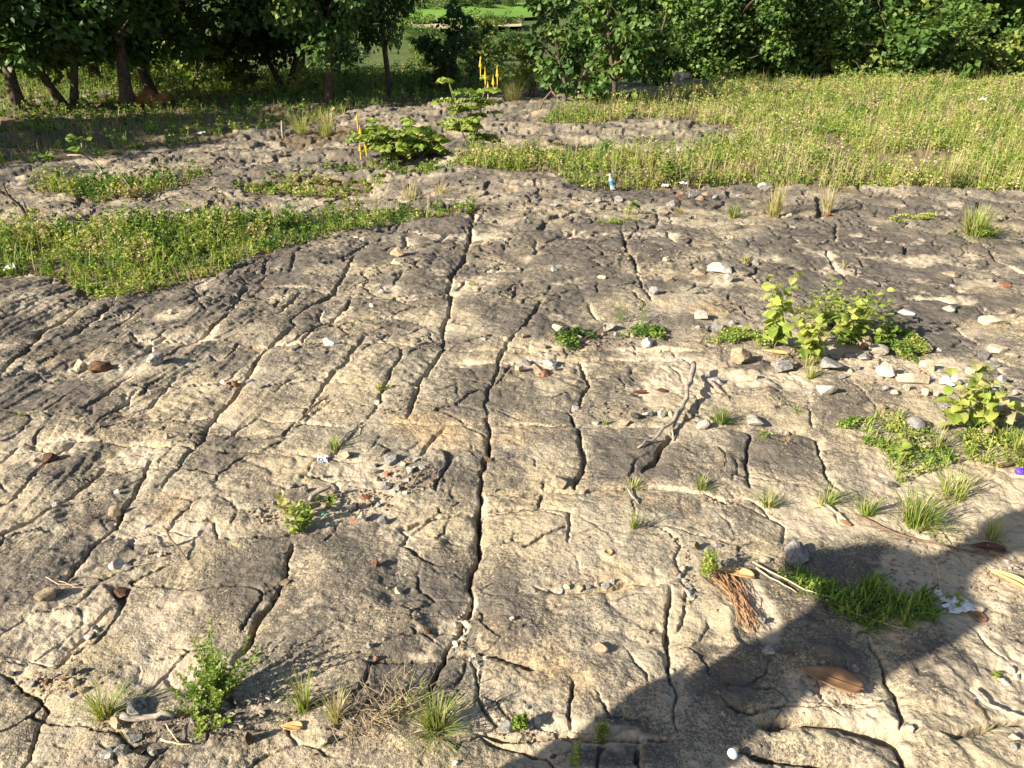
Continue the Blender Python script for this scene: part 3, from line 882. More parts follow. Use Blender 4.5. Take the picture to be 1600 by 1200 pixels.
tree('broadleaf_tree', 'dark', 1, 105, 165, 1.05, 'dark leaning tree with crooked twin trunks left of the termite mound', group=LG)
tree('broadleaf_tree', 'dark', 2, 200, 168, 1.0, 'dark tree with thick trunk just left of the orange termite mound', group=LG)
tree('broadleaf_tree', 'dark', 0, 243, 152, 1.1, 'tree rising out of the orange termite mound', group=LG, rz=2.0)
tree('broadleaf_tree', 'dark', 1, 70, 135, 1.15, 'shaded tree farther back behind the leftmost trunks', group=LG)
tree('broadleaf_tree', 'dark', 2, 150, 132, 1.1, 'shaded tree in the gap behind the crooked twin trunks', group=LG)
tree('broadleaf_tree', 'dark', 2, 375, 112, 1.15, 'grey green tree far behind the bright sapling', group=LG)
tree('broadleaf_tree', 'dark', 1, 443, 136, 1.0, 'dark tree with a short forked trunk right of the bright sapling', group=LG)
tree('broadleaf_tree', 'dark', 0, 513, 162, 0.95, 'dark tree with a thin straight trunk near the rock edge', group=LG, rz=0.6, wide=0.8)
tree('broadleaf_tree', 'dark', 1, 545, 118, 1.1, 'dark tree behind the thin straight trunk, with a lit brown stem', group=LG, wide=0.75)
tree('broadleaf_tree', 'dark', 2, 612, 150, 0.95, 'dark dense tree on the near side of the valley view', group=LG, wide=0.55)
tree('sapling', 'small', 1, 300, 142, 0.95, 'bright yellow green sapling standing in front of the dark trees', 'sapling')
tree('small_tree', 'small', 0, 385, 140, 0.85, 'small dark tree with a bare lower stem beside the bright sapling')
tree('small_tree', 'small', 0, 700, 143, 0.85, 'small round tree on four thin stems by the end of the rock', rz=1.0)
tree('small_tree', 'cone', 0, 778, 108, 0.62, 'narrow dark cone shaped tree below the green field', rz=1.0)
tree('small_tree', 'small', 1, 742, 132, 0.8, 'pale grey green shrub in front of the cone shaped tree', 'shrub')
tree('sapling', 'small', 1, 825, 148, 0.75, 'pale stemmed yellow sapling left of the glossy tree', 'sapling', rz=2.2)
tree('glossy_tree', 'glossy', 0, 893, 158, 1.35, 'young tree with big glossy leaves nearest the rock shelf')
tree('glossy_tree', 'glossy', 1, 962, 163, 1.2, 'leafy shrub tree touching the meadow right of the glossy young tree')
tree('glossy_tree', 'glossy', 1, 1015, 135, 1.2, 'slim leafy tree behind the leafy shrub tree', rz=2.0)
WG = 'leafy trees forming the wall behind the meadow'
wall_lab = ['tall dense tree rising right behind the young glossy tree', 'bushy tree left of the shaded boulder', 'bushy tree over the dark gap at the meadow edge', 'leafy tree behind the thin pale crooked stem',
            'leafy tree beside the bare upright pole', 'full leafy tree right of the bare upright pole', 'bright leafy tree midway between pole and right edge', 'rounded bushy tree in the right part of the tree wall',
            'pale leafed tree near the right edge', 'rightmost tree of the wall beside the pale forked stems']
wall_px = [(928, 118), (1060, 118), (1125, 122), (1195, 121), (1270, 119), (1345, 117), (1415, 116), (1480, 114), (1550, 112), (1625, 110)]
for i, ((x_, y_), lb) in enumerate(zip(wall_px, wall_lab)):
    tree('broadleaf_tree', 'wall', i % 3, x_, y_, 1.0 + 0.08 * (i % 4), lb, group=WG)
for i, x_ in enumerate((3.6, 5.4, 7.8, 10.4, 13.5, 16.5, 19.5, 23)):
    tree('broadleaf_tree', 'wall', (i + 1) % 3, 0, 0, 1.45, 'tall shaded tree standing in the second row behind the leafy wall', group='second row of trees', at=(x_, 28.0 + 1.3 * (i % 2)))
for i, (x_, y_) in enumerate([(-20, 26), (-16, 28), (-11.5, 27.5), (-7.5, 28.5), (-23, 21), (-7.0, 26.0)]):
    tree('broadleaf_tree', 'dark', i % 3, 0, 0, 1.3, 'dark tree in the back row of the shaded grove', group='back row of the grove', at=(x_, y_))
for i, (x_, y_, s_) in enumerate([(-15.4, 3.2, 1.0), (-14.5, 5.0, 1.0), (-13.6, 6.9, 1.0), (-12.8, 8.6, 1.0), (-10.4, 7.6, 0.6)]):
    tree('broadleaf_tree', 'dark', i % 3, 0, 0, s_, 'tree left of the view shading the grass beside the rock', group='trees shading the grass', at=(x_, y_))
for i in range(9):
    tree('understory_bush', 'bush', i % 2, 0, 0, 0.9 + 0.5 * rt.random(), 'shaded bush filling the gaps between the dark trunks of the grove', 'bush', 'understory of the grove', at=(-18.5 + 1.1 * i + rt.normal(0, 0.4), 24.2 + rt.random() * 3))
for i in range(9):
    tree('understory_bush', 'bush', i % 2, 0, 0, 0.9 + 0.5 * rt.random(), 'leafy bush at the foot of the tree wall behind the meadow', 'bush', 'bushes under the tree wall', at=(4.0 + 1.9 * i + rt.normal(0, 0.4), 22.4 + rt.random() * 1.5))
# valley beyond: hedges, bushes and the crop field
for i, (x_, y_, s_, k_) in enumerate([(660, 62, 2.0, 0), (700, 58, 1.7, 1), (735, 60, 1.9, 0), (670, 84, 1.6, 1), (710, 88, 1.3, 0), (745, 80, 1.5, 1), (790, 70, 1.8, 0), (650, 25, 2.6, 0), (690, 20, 2.4, 1), (730, 12, 2.2, 0), (770, 40, 1.5, 1), (705, 40, 1.6, 0), (655, 45, 2.0, 1), (800, 45, 2.0, 0), (770, 4, 3.0, 0), (660, 6, 3.0, 1), (715, 3, 3.0, 1)]):
    tree('valley_bush', 'bush', k_, x_, y_, s_ * 0.55, 'rounded green bush on the valley slope seen through the tree gap', 'bush', 'bushes in the valley', wide=1.6)

for i in range(26):
    x_, y_ = 640 + 175 * rt.random(), [8, 44, 66, 78, 92, 98][i % 6] + 5 * rt.random()
    tree('valley_bush', 'bush', i % 2, x_, y_, (0.5 + 0.5 * rt.random()) * (1.6 if y_ < 50 else 0.9), 'rounded green bush on the valley slope seen through the tree gap', 'bush', 'bushes in the valley', wide=1.5)
# ------------------------------------------------------------------ valley: crop field, track, hummocks
M_CROP = plain('young_rice', (0.13, 0.24, 0.035), 0.9, 0.18, 0.6, 0.1)
M_TRACK = plain('dry_track', (0.40, 0.33, 0.20), 0.95, 0.2, 1.0, 0.1)
def drape(name, px_poly, mat, lift, label):
    q = [W(*p)[:2] for p in px_poly]          # near-left, near-right, far-right, far-left
    V = []; nx, ny = 14, 10
    for j in range(ny + 1):
        l = np.array(q[0]) + (np.array(q[3]) - q[0]) * j / ny; r_ = np.array(q[1]) + (np.array(q[2]) - q[1]) * j / ny
        for i in range(nx + 1):
            p = l + (r_ - l) * i / nx
            z = B(p[1]) + 0.25 * float(fbm(np.array([p[0]]), np.array([p[1]]), 0.11, 2, 5)[0]) + 1.2 * float(fbm(np.array([p[0]]), np.array([p[1]]), 0.012, 3, 6)[0]) * float(sstep(60, 160, p[1]))
            V.append((p[0], p[1], z + lift))
    F = [(j * (nx + 1) + i, j * (nx + 1) + i + 1, (j + 1) * (nx + 1) + i + 1, (j + 1) * (nx + 1) + i) for j in range(ny) for i in range(nx)]
    link(name, new_mesh(name, V, np.array(F), [mat]), kind='structure', label=label)
drape('field', [(640, 46), (840, 30), (840, 2), (640, 26)], M_CROP, 0.5, 'bright green crop field on the valley slope')
drape('path', [(645, 58), (815, 50), (815, 42), (645, 50)], M_TRACK, 0.7, 'pale dry track below the crop field')

# ------------------------------------------------------------------ stones
def stone_mat(name, c, c2, scale=45, bmp=0.004):
    m, nt, bs, out = mat_new(name)
    co = N(nt, 'ShaderNodeTexCoord').outputs['Object']
    oi = N(nt, 'ShaderNodeObjectInfo').outputs['Random']
    n = noise(nt, co, scale, 4, 0.75); n2 = noise(nt, co, scale * 5, 2, 0.7)
    col = ramp(nt, n, [(0.35, c2), (0.58, c)])
    col = mixc(nt, 1.0, col, ramp(nt, oi, [(0.0, 0.72), (1.0, 1.15)]), 'MULTIPLY')
    col = mixc(nt, 1.0, col, ramp(nt, n2, [(0.3, 0.7), (0.65, 1.15)]), 'MULTIPLY')
    nt.links.new(col, bs.inputs['Base Color'])
    bs.inputs['Roughness'].default_value = 0.9; bs.inputs['Specular IOR Level'].default_value = 0.2
    nt.links.new(bump(nt, math_(nt, 'ADD', n, math_(nt, 'MULTIPLY', n2, 0.4)), 0.9, bmp), bs.inputs['Normal'])
    return m
SM = {'w': stone_mat('pale_stone', (0.52, 0.465, 0.37), (0.30, 0.26, 0.20)),
      'c': stone_mat('cream_stone', (0.52, 0.43, 0.29), (0.34, 0.27, 0.18)),
      'g': stone_mat('grey_stone', (0.33, 0.31, 0.28), (0.14, 0.13, 0.125)),
      't': stone_mat('tan_stone', (0.38, 0.28, 0.18), (0.20, 0.15, 0.10)),
      'b': stone_mat('brown_stone', (0.16, 0.085, 0.045), (0.05, 0.032, 0.022)),
      'r': stone_mat('brick_red_stone', (0.33, 0.14, 0.075), (0.17, 0.08, 0.05)),
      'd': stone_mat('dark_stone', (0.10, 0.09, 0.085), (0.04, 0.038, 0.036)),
      'p': stone_mat('pitted_stone', (0.46, 0.43, 0.38), (0.06, 0.055, 0.05), 70, 0.008)}
_ico = {}
def ico(sub):
    if sub not in _ico:
        bm = bmesh.new(); bmesh.ops.create_icosphere(bm, subdivisions=sub, radius=1.0)
        _ico[sub] = (np.array([v.co[:] for v in bm.verts]), np.array([[v.index for v in f.verts] for f in bm.faces])); bm.free()
    return _ico[sub]
def stone_geo(r, sx, sy, sz, sub=3, cuts=10, angular=1.0):
    V, F = ico(sub); V = V.copy()
    for k in range(cuts):
        n = norm(r.normal(0, 1, 3)); d = 1 - (0.22 + 0.40 * r.random()) * angular
        h = V @ n; over = np.maximum(h - d, 0); V -= over[:, None] * n
    V += 0.035 * r.normal(0, 1, (1, 3)) + 0.012 * r.normal(0, 1, V.shape)
    V *= np.array([sx, sy, sz])
    return V, F
rs = np.random.default_rng(505)
STONE_OBJS = []
def stone(px, py, w, h, kind, label, group=None, cat='stone', rot=None, round_=1.0, deep=0.9, name='stone', sink=0.3):
    g = G(px, py); m = mpp(px, py)
    sx = 0.5 * w * m; sz = 0.5 * max(h * m * 1.02, 0.35 * w * m); sy = 0.5 * w * m * deep * (0.75 + 0.3 * rs.random())
    V, F = stone_geo(rs, sx * 1.1, sy * 1.1, sz * 1.1, 3 if w * m > 0.02 else 2, 13, round_)
    V[:, 2] -= V[:, 2].min(); V[:, 2] -= sink * 2 * sz * 0.5
    me = new_mesh(name, V, F, [SM[kind]], False)
    o = thing(name, label, cat, (g[0], g[1] + sy * 0.4, g[2]), (rs.normal(0, 0.35) if rot is None else rot), group, me)
    return o
S1 = [
 (124,574,22,30,'c','cream wedge stone leaning on the dark brown block'), (152,575,38,26,'b','dark brown rusty block beside the cream wedge stone'),
 (246,573,36,20,'p','pitted white and black stone right of the dark brown block'), (187,571,8,6,'w','tiny pale pebble behind the dark brown block'),
 (267,491,11,11,'c','small orange tan stone alone on the left bedding planes'), (347,596,12,11,'c','cream pebble left of the red brown lump'),
 (366,599,19,14,'r','red brown lump between two pale pebbles'), (389,595,11,9,'g','grey pebble right of the red brown lump'),
 (622,401,27,24,'t','square tan block casting a dark shadow on the blackened slab'), (621,414,30,9,'c','crumbled flat rubble in front of the square tan block'),
 (759,380,14,14,'t','rounded beige stone alone on the pale slab above the central joint'), (597,454,12,10,'w','white pebble above the small hole in the middle slabs'),
 (581,476,13,12,'w','white chip beside the small shadowed hole'), (516,539,30,11,'w','flat pale stone lying on the dark slab left of centre'), (589,511,13,9,'t','brown pebble on the slab below the small hole'),
 (655,361,11,5,'w','thin white flake at the weed edge of the dark slab'),
 (866,428,15,11,'w','white stone with a pointed shadow on the upper middle slab'), (811,419,10,9,'w','small white stone left of the pointed shadow stone'),
 (942,440,17,12,'c','pale stone standing at the head of a short joint'), (999,428,12,12,'c','cream stone wedged in the upper right joint'), (1022,458,20,15,'g','grey block in the rubble below the wedged cream stone'),
 (1138,443,20,20,'w','brightest white stone below the long pale stone'), (1131,427,54,15,'w','long pale stone like a loaf on the upper right rock'), (1090,428,30,14,'t','flat tan stone left of the long pale stone'),
 (1047,440,14,9,'t','small tan wedge below the flat tan stone'), (1042,410,13,8,'c','pale chip on the rubble strip above the flat tan stone'), (1182,414,16,9,'g','grey round stone right of the long pale stone'),
 (1095,500,24,19,'w','white angular stone left of the leafy seedlings'), (952,513,28,13,'w','flat white stone lying over the creeping plant'), (875,521,27,20,'c','cream stone with the creeping plant at its foot'),
 (1013,537,32,15,'w','pale slab stone at the lower edge of the creeping plant'), (906,525,12,7,'w','white pebble beside the cream stone by the creeper'), (756,534,10,8,'w','white cube pebble on the middle slab above the stone ring'), (789,530,9,7,'c','cream pebble near the white cube pebble'),
 (1062,556,16,11,'g','grey round pebble at the short joint under the pale slab stone'), (1106,515,11,12,'g','grey stone just below the white angular stone'), (1122,515,26,15,'g','grey mossy stone left of the ground cover patch'),
 (1155,566,46,28,'t','large smooth brown boulder below the ground cover patch'), (1196,569,24,17,'d','dark grey stone touching the large brown boulder'), (1222,580,36,28,'g','broad grey stone right of the dark grey one'),
 (1119,597,27,19,'g','grey angular stone near the tip of the dead branch'), (1100,592,16,18,'g','shaded stone under the sprig at the dead branch tip'), (1178,592,18,13,'c','cream stone below the large brown boulder'),
 (1291,620,40,18,'w','flat pale fan shaped stone below the seedlings'), (1262,618,20,10,'g','thin grey flake left of the fan shaped stone'), (1298,580,52,22,'g','weathered woody looking rock under the yellow seedling'),
 (1352,543,34,27,'t','tall tan stone at the right foot of the seedlings'), (1374,553,40,17,'w','flat white stone below the tall tan stone'), (1350,562,24,13,'g','grey stone left of the flat white stone'), (1326,557,22,12,'g','small grey stone in the shade of the seedlings'),
 (1389,588,36,26,'w','thick pale block stone, biggest of the right hand rubble'), (1450,574,24,24,'c','cream block at the edge of the round green cushion'), (1430,598,46,22,'c','long tan slab stone lying against the thick pale block'), (1406,590,20,14,'c','tan stone tucked between the thick pale block and tan slab'),
 (1418,492,27,13,'w','white flat stone right of the seedling patch'), (1410,517,26,11,'d','dark round stone above the round green cushion'), (1431,533,28,14,'t','brown stone behind the round green cushion'), (1450,547,26,18,'t','beige round stone right of the round green cushion'), (1468,545,10,8,'w','white pebble beside the beige round stone'),
 (1556,506,48,24,'c','large flat cream stone on the far right grey rock'), (1583,498,13,8,'c','small cream piece beside the large flat cream stone'), (1540,614,58,24,'w','long white stone under the right edge rubble'), (1560,552,38,17,'c','yellowish flat stone above the long white stone'),
 (1538,557,28,14,'g','grey flat stone left of the yellowish flat stone'), (1585,560,26,13,'c','tan stone at the right edge beside the yellowish flat stone'), (1557,570,28,10,'g','low grey stone under the yellowish flat stone'), (1445,621,17,14,'c','cream pebble left of the white plastic scrap'), (1464,622,18,17,'c','cream stone below the white plastic scrap'),
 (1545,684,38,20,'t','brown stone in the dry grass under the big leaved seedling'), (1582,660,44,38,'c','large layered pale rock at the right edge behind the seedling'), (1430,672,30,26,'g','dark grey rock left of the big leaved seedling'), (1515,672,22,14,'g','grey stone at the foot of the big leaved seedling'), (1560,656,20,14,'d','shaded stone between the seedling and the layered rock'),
 (1570,445,20,10,'r','orange brick fragment at the far right'), (1489,446,12,6,'w','pale chip left of the orange brick fragment'), (1485,487,22,11,'w','white stone in the dip of the right grey rock'), (1495,427,10,8,'w','two lobed white pebble on the dark right slab'), (1489,430,28,7,'t','tan lens of rock set in the dark right slab'),
 (1196,297,34,14,'w','long pale angular stone at the meadow edge'), (1081,304,19,15,'g','grey stone behind the tan cobble on the dark ledge'), (1095,307,19,12,'t','tan cobble on the dark ledge below the meadow'), (1059,311,13,8,'r','reddish pebble left of the tan cobble'),
 (1340,291,13,13,'c','upright cream stone at the meadow edge'), (1363,291,24,14,'c','rounded cream boulder beside the upright cream stone'), (1235,341,13,11,'c','cream cube stone in front of the dry tufts'), (1296,337,18,9,'r','reddish brown stone at the foot of the pale dry tuft'), (1242,353,11,4,'w','flat pale flake below the cream cube stone'),
 (935,320,16,9,'w','white stone on the broken ledge below the bottle'), (966,318,16,12,'g','grey block right of the white ledge stone'), (866,325,14,10,'g','grey white stone on the left end of the broken ledge'), (744,287,7,8,'t','tiny upright tan stone on the pale outcrop'),
 (565,812,22,27,'w','white egg shaped stone in the rubble pocket'), (600,815,22,16,'g','grey flat stone right of the white egg stone'), (575,785,17,13,'t','brown stone behind the white egg stone'), (551,795,22,20,'d','dark stone left of the white egg stone'), (569,775,15,11,'r','orange brick chip in the rubble pocket'), (550,812,14,10,'r','rusty flake under the dark rubble stone'),
 (527,784,16,11,'w','cream pebble at the end of the grey stick'), (540,714,22,16,'c','cream oval stone beside the small grass sprig in the joint'), (590,630,14,13,'w','white round stone under the yellow sprout'), (497,628,10,9,'w','white pebble above the dark slanting joint'), (508,629,7,7,'c','cream pebble beside the white pebble of the slanting joint'),
 (610,722,28,20,'g','pale grey flat stone at the top of the rubble heap'), (640,738,13,15,'w','white stone in the middle of the rubble heap'), (602,740,14,10,'r','reddish stone at the left of the rubble heap'), (605,758,20,11,'g','grey rock at the foot of the rubble heap'), (632,770,9,7,'w','small white pebble below the rubble heap'),
 (762,718,13,15,'b','dark brown knob standing in the central joint'), (873,762,32,23,'t','pinkish rough lump at the end of the wide dark joint'), (675,805,9,7,'t','small brown pebble alone on the pale slab left of the central joint'), (775,766,8,9,'g','grey pebble right of the central joint'),
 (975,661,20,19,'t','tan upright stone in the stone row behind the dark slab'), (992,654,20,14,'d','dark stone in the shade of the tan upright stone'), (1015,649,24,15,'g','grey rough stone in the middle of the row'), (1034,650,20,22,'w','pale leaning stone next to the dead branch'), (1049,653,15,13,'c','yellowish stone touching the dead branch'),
 (1100,670,28,26,'w','grey white block with the grass tuft beside it'), (1180,666,40,19,'w','cream lumpy stone at the corner of the dark slab'), (1073,656,16,12,'t','tan stone behind the dead branch'), (897,640,18,13,'g','grey wedge in the gap left of the stone row'), (816,661,15,5,'c','two pale chips in the joint left of the stone row'), (932,662,14,5,'w','flat pale chip in front of the stone row'), (933,660,9,6,'g','small grey chip beside the flat pale chip'),
 (183,884,26,23,'w','bright white block stone at lower left'), (196,887,20,12,'g','grey stone in front of the bright white block'), (251,855,14,28,'p','upright grey stone balanced on a white pebble'), (248,868,11,9,'w','white pebble under the upright grey stone'), (231,866,8,9,'t','tiny brown stone left of the upright grey stone'), (258,866,10,6,'t','brown chip right of the balanced stone'),
 (176,796,24,24,'t','brown broken stone at the head of a wide left joint'), (77,718,30,17,'b','rough brown crust stone in a left joint'), (56,718,13,9,'t','small tan stone left of the brown crust stone'), (50,743,8,7,'w','white pebble below the brown crust stone'), (84,792,16,12,'p','speckled pale stone in the middle left joint'), (61,805,8,7,'w','white pebble at the lower end of the middle left joint'),
 (108,777,13,8,'c','cream chip at the upper end of the middle left joint'), (183,769,12,10,'w','white oval pebble above the brown broken stone'), (260,687,12,11,'w','white stone where the left joints cross'), (224,816,12,6,'w','white flake on the sandy ledge at left'), (177,811,7,6,'w','white pebble under the brown broken stone'), (324,651,6,6,'r','orange pebble in the long left joint'),
 (68,935,34,22,'t','tan and black block on the brown edge slab at left'), (185,922,36,17,'b','reddish brown wedge stone on the lower left slab'),
 (445,910,22,12,'t','dark faced wedge right of the wide black joint'), (622,927,14,13,'c','cream angular stone on the grey lower middle slab'), (668,989,14,17,'b','dark brown upright chip left of the central joint'), (577,1017,13,10,'g','grey chip above the red chip in the lower middle'), (587,1033,12,10,'r','red brick chip in the lower middle'), (574,1034,8,8,'c','cream pebble beside the red brick chip'),
 (587,889,14,18,'b','thin rectangular brown sliver standing on the slab'), (800,978,11,10,'w','small white stone right of the central joint'), (937,1018,28,17,'t','flat beige stone glued to the lower right slab'),
 (210,1117,64,26,'p','long blackened rough stone behind the lower left grass tuft'), (180,1137,30,20,'t','cream and black stone in front of the long rough stone'), (190,1180,24,26,'p','pitted white and black stone at the bottom left edge'), (168,1182,26,12,'p','flat pitted stone left of the pitted bottom stone'), (240,1176,14,17,'w','white oval stone at the bottom left'), (215,1158,24,16,'g','grey blackened stone between the twigs at bottom left'),
 (387,1160,26,36,'b','dark purple crusted stone right of the small shrub'), (506,1160,18,17,'c','cream stone below the dry weed tangle'), (511,1140,12,13,'d','blue grey chip pair, left one, above the cream stone'), (525,1139,14,13,'d','blue grey chip pair, right one, above the cream stone'),
 (713,1199,17,12,'w','pale stone cut by the bottom edge of the photo'), (728,1124,13,12,'w','white chip right of the round grass tuft'), (838,1125,14,15,'w','white angular stone behind the yellow cushion sprig'), (828,1132,18,11,'g','grey flat stone beside the yellow cushion sprig'), (822,1104,9,8,'w','white pebble above the yellow cushion sprig'), (790,1140,24,22,'g','brown grey lump left of the yellow cushion sprig'), (853,1142,16,8,'c','cream flat pebble right of the yellow cushion sprig'),
 (1005,1158,13,22,'g','blue grey upright shard in the shadowed joint'), (1425,1138,17,12,'w','grey white pebble in the sunlit joint at lower right'), (1338,1045,13,14,'g','grey pebble above the big brown leaf stalk'), (1343,1056,16,13,'p','speckled pebble at the stalk of the big brown leaf'), (1236,1030,15,10,'b','reddish brown pebble in shadow by the tip of the big leaf'), (1263,1083,17,8,'g','blue grey flat pebble in the shadowed sand'), (1198,1032,20,13,'g','grey flat stone in shadow below the straw bundle'),
 (1534,949,18,14,'c','cream stone beside the crumpled foil'), (1581,1042,16,14,'w','white stone at the top of the right edge trio'), (1566,1057,12,9,'w','white stone at the left of the right edge trio'), (1576,1062,14,9,'w','white stone at the bottom of the right edge trio'), (1594,1052,14,12,'w','white stone cut by the right edge beside the trio'), (1584,1168,13,17,'g','grey stone at the bottom right corner'), (1588,1150,18,12,'w','flat pale stone above the grey corner stone'),
 (1085,864,22,15,'t','beige half buried stone on the rippled slab'), (1121,856,14,11,'g','grey pebble right of the beige half buried stone'), (1396,756,22,13,'d','dark grey rounded stone in the sand below the creepers'), (1240,880,50,28,'g','half buried grey boulder at the head of the grass mat'), (1196,882,24,12,'c','pale stone left of the half buried grey boulder'), (1192,973,18,15,'p','speckled stone at the edge of the big shadow'), (1231,672,10,9,'c','cream pebble on the joint above the pale right slab'), (1293,768,10,11,'d','dark chip behind a grass tuft on the sand'),
 (810,581,19,17,'c','rounded cream stone at the left of the small stone ring'), (838,582,20,23,'t','upright brown stone in front of the small stone ring'), (818,566,22,10,'g','flat grey stone at the back left of the stone ring'), (838,561,16,9,'g','small grey stone at the back of the stone ring'), (860,568,30,12,'p','long dark flat stone at the back right of the stone ring'), (866,577,15,12,'w','white stone at the right of the stone ring'), (852,586,28,7,'r','flat reddish flake in front of the stone ring'),
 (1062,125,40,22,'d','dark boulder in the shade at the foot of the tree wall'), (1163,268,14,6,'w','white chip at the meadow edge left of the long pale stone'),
]
for e in S1:
    stone(*e)
# little groups whose members nothing tells apart
def stone_group(pts, kinds, label, group, wmin, wmax):
    for i, (x_, y_) in enumerate(pts):
        w_ = wmin + (wmax - wmin) * rs.random()
        stone(x_, y_, w_, w_ * (0.6 + 0.35 * rs.random()), kinds[i % len(kinds)], label, group, 'pebble', None, 1.0, name='pebble')
stone_group([(852,922),(863,922),(874,923),(885,922),(906,923),(918,920),(933,916),(947,918),(957,914)], 'gtgctgcgg', 'pebble set in a line along the curved joint at lower right', 'line of pebbles', 11, 15)
stone_group([(714,975),(722,978),(727,972),(719,985),(726,985),(715,993),(723,995),(721,1005),(712,1008),(706,1015),(733,946),(728,960)], 'wgwwgwgcwgwc', 'grey white chip filling the lower central joint', 'chips in the central joint', 9, 15)
stone_group([(1062,908),(1070,914),(1078,922),(1068,926),(1075,933),(1080,940),(1072,946),(1066,899),(1056,902)], 'gwgtgwgct', 'grey chip in the joint beside the small yellow green plant', 'chips by the yellow green plant', 9, 15)
stone_group([(1048,1032),(1049,1053),(1046,1062),(1055,1068),(1050,1046)], 'gwcgc', 'small chip in the joint running into the big shadow', 'chips in the shadowed joint', 7, 11)
stone_group([(130,985),(141,986),(136,993),(148,982),(143,978)], 'gtwcg', 'small brown stone of the neat pile on the lower left slab', 'neat pile of small stones', 11, 16)
stone_group([(113,1018),(118,1013),(108,1030)], 'tcw', 'small stone below the neat pile', 'stones below the neat pile', 9, 13)
stone_group([(100,1066),(113,1055),(115,1070),(108,1088),(83,1058),(72,1067),(46,1068),(58,1062),(15,1048),(130,1082)], 'bdcggbgtdt', 'grey or brown chip in the sandy hollow at far lower left', 'chips in the sandy hollow', 12, 20)
stone_group([(736,1032),(745,1036),(757,1030),(748,1042),(742,1026)], 'wwcgw', 'pale chip at the crossing of the lower joints', 'chips at the joint crossing', 9, 13)
stone_group([(845,1178),(853,1180),(866,1182),(870,1194),(880,1192),(832,1176)], 'ggdggc', 'grey chip in the bottom joint by the sprout', 'chips in the bottom joint', 10, 16)
stone_group([(808,1150),(800,1156),(820,1147),(832,1144),(862,1141),(783,1152)], 'tctctg', 'tan chip along the ledge below the yellow cushion', 'chips along the ledge', 9, 14)
stone_group([(585,735),(592,748),(618,745),(625,755),(634,750),(647,732),(655,745),(612,768),(622,765),(640,762),(588,726),(650,722),(598,760),(630,728),(660,735)], 'gdgtgwgwgtdggcg', 'small angular grey stone of the rubble heap left of the central joint', 'rubble heap stones', 9, 16)
stone_group([(405,800),(415,805),(424,797),(411,812),(398,806),(430,790),(455,762),(470,760),(488,748),(478,768),(540,790),(585,778),(590,788),(520,770),(505,745)], 'gwgctgggdggwgtg', 'small stone of the loose rubble around the yellow weed', 'rubble around the yellow weed', 9, 15)
stone_group([(372,1128),(365,1140),(378,1138),(330,1132),(345,1138),(352,1130),(362,1119),(410,1098),(420,1092),(438,1097),(408,1116),(300,1128),(255,1140),(270,1145),(284,1120)], 'gwcggtwdgcwgtgt', 'small stone in the gravel below the small shrub', 'stones below the shrub', 10, 16)
stone_group([(1480,938),(1575,875),(1585,870),(1592,885),(1580,885),(1598,878)], 'dgggwg', 'small grey stone by the rolled brown leaf', 'stones by the rolled leaf', 9, 14)
stone_group([(1565,600),(1520,580),(1500,600),(1585,620),(1475,640),(1490,660),(1530,650),(1380,640),(1400,660)], 'gcgwgcgtg', 'small rubble stone near the right edge below the long pale stones', 'rubble near the right edge', 12, 22)
stone_group([(1260,560),(1240,572),(1275,585),(1305,560),(1315,592),(1330,580),(1210,572),(1340,575),(1415,612),(1400,618),(1385,610),(1360,600)], 'cgtggctgwcgt', 'small rubble stone among the larger stones under the seedlings', 'rubble under the seedlings', 10, 18)
stone_group([(1090,515),(1135,512),(1145,505),(990,520),(965,520),(1030,545),(800,545),(850,540),(820,528)], 'wcgtgwcgt', 'small pale stone along the creeper strip', 'stones along the creeper strip', 8, 14)
stone_group([(900,318),(915,322),(985,322),(1000,328),(1040,330),(1050,322),(1105,300),(1120,305),(1190,282),(1185,278),(1155,300)], 'tgtctgtgctg', 'broken stone on the ledge below the meadow', 'broken stones on the ledge', 9, 17)

# gravel too fine to pick apart
r5 = np.random.default_rng(606)
GRAV = [(640,742,45,26,170),(555,780,60,24,150),(420,803,30,14,60),(85,1065,75,18,150),(270,1140,120,26,240),(720,990,9,36,60),(1060,875,16,34,60),(1073,925,14,26,60),(860,1145,90,10,90),(780,1125,60,20,80),
        (1480,870,110,60,420),(1290,1075,70,30,160),(1400,600,120,30,150),(1270,565,70,20,120),(940,525,90,16,100),(1230,690,8,10,20),(640,620,20,20,40),(110,780,50,16,50),(250,655,90,8,60),(1130,785,40,8,50),(600,640,40,10,40),(1560,930,40,60,120),(800,900,800,330,260),(950,640,60,12,70),(1010,400,60,15,70),(400,500,300,60,120)]
Vs = []; Fs = []; n0 = 0
tv0, tf0 = ico(1)
for (cx, cy, rx, ry, n) in GRAV:
    for k in range(n):
        th = r5.random() * 6.283; rr = math.sqrt(r5.random())
        x_, y_ = cx + rx * rr * math.cos(th), cy + ry * rr * math.sin(th)
        if not (-30 < x_ < 1630 and 300 < y_ < 1230): continue
        g = G(x_, y_); s_ = mpp(x_, y_) * (1.0 + 2.6 * r5.random() ** 2.5)
        v = tv0 * (1 + 0.25 * r5.normal(0, 1, tv0.shape)) * s_ * np.array([1, 0.85, 0.7]) + np.array([g[0], g[1], g[2] + 0.3 * s_])
        Vs.append(v); Fs.append(tf0 + n0); n0 += len(v)
link('gravel', new_mesh('gravel', np.concatenate(Vs), np.concatenate(Fs), [SM['t']], False), kind='stuff', label='fine loose gravel lying in joints and hollows', category='gravel')
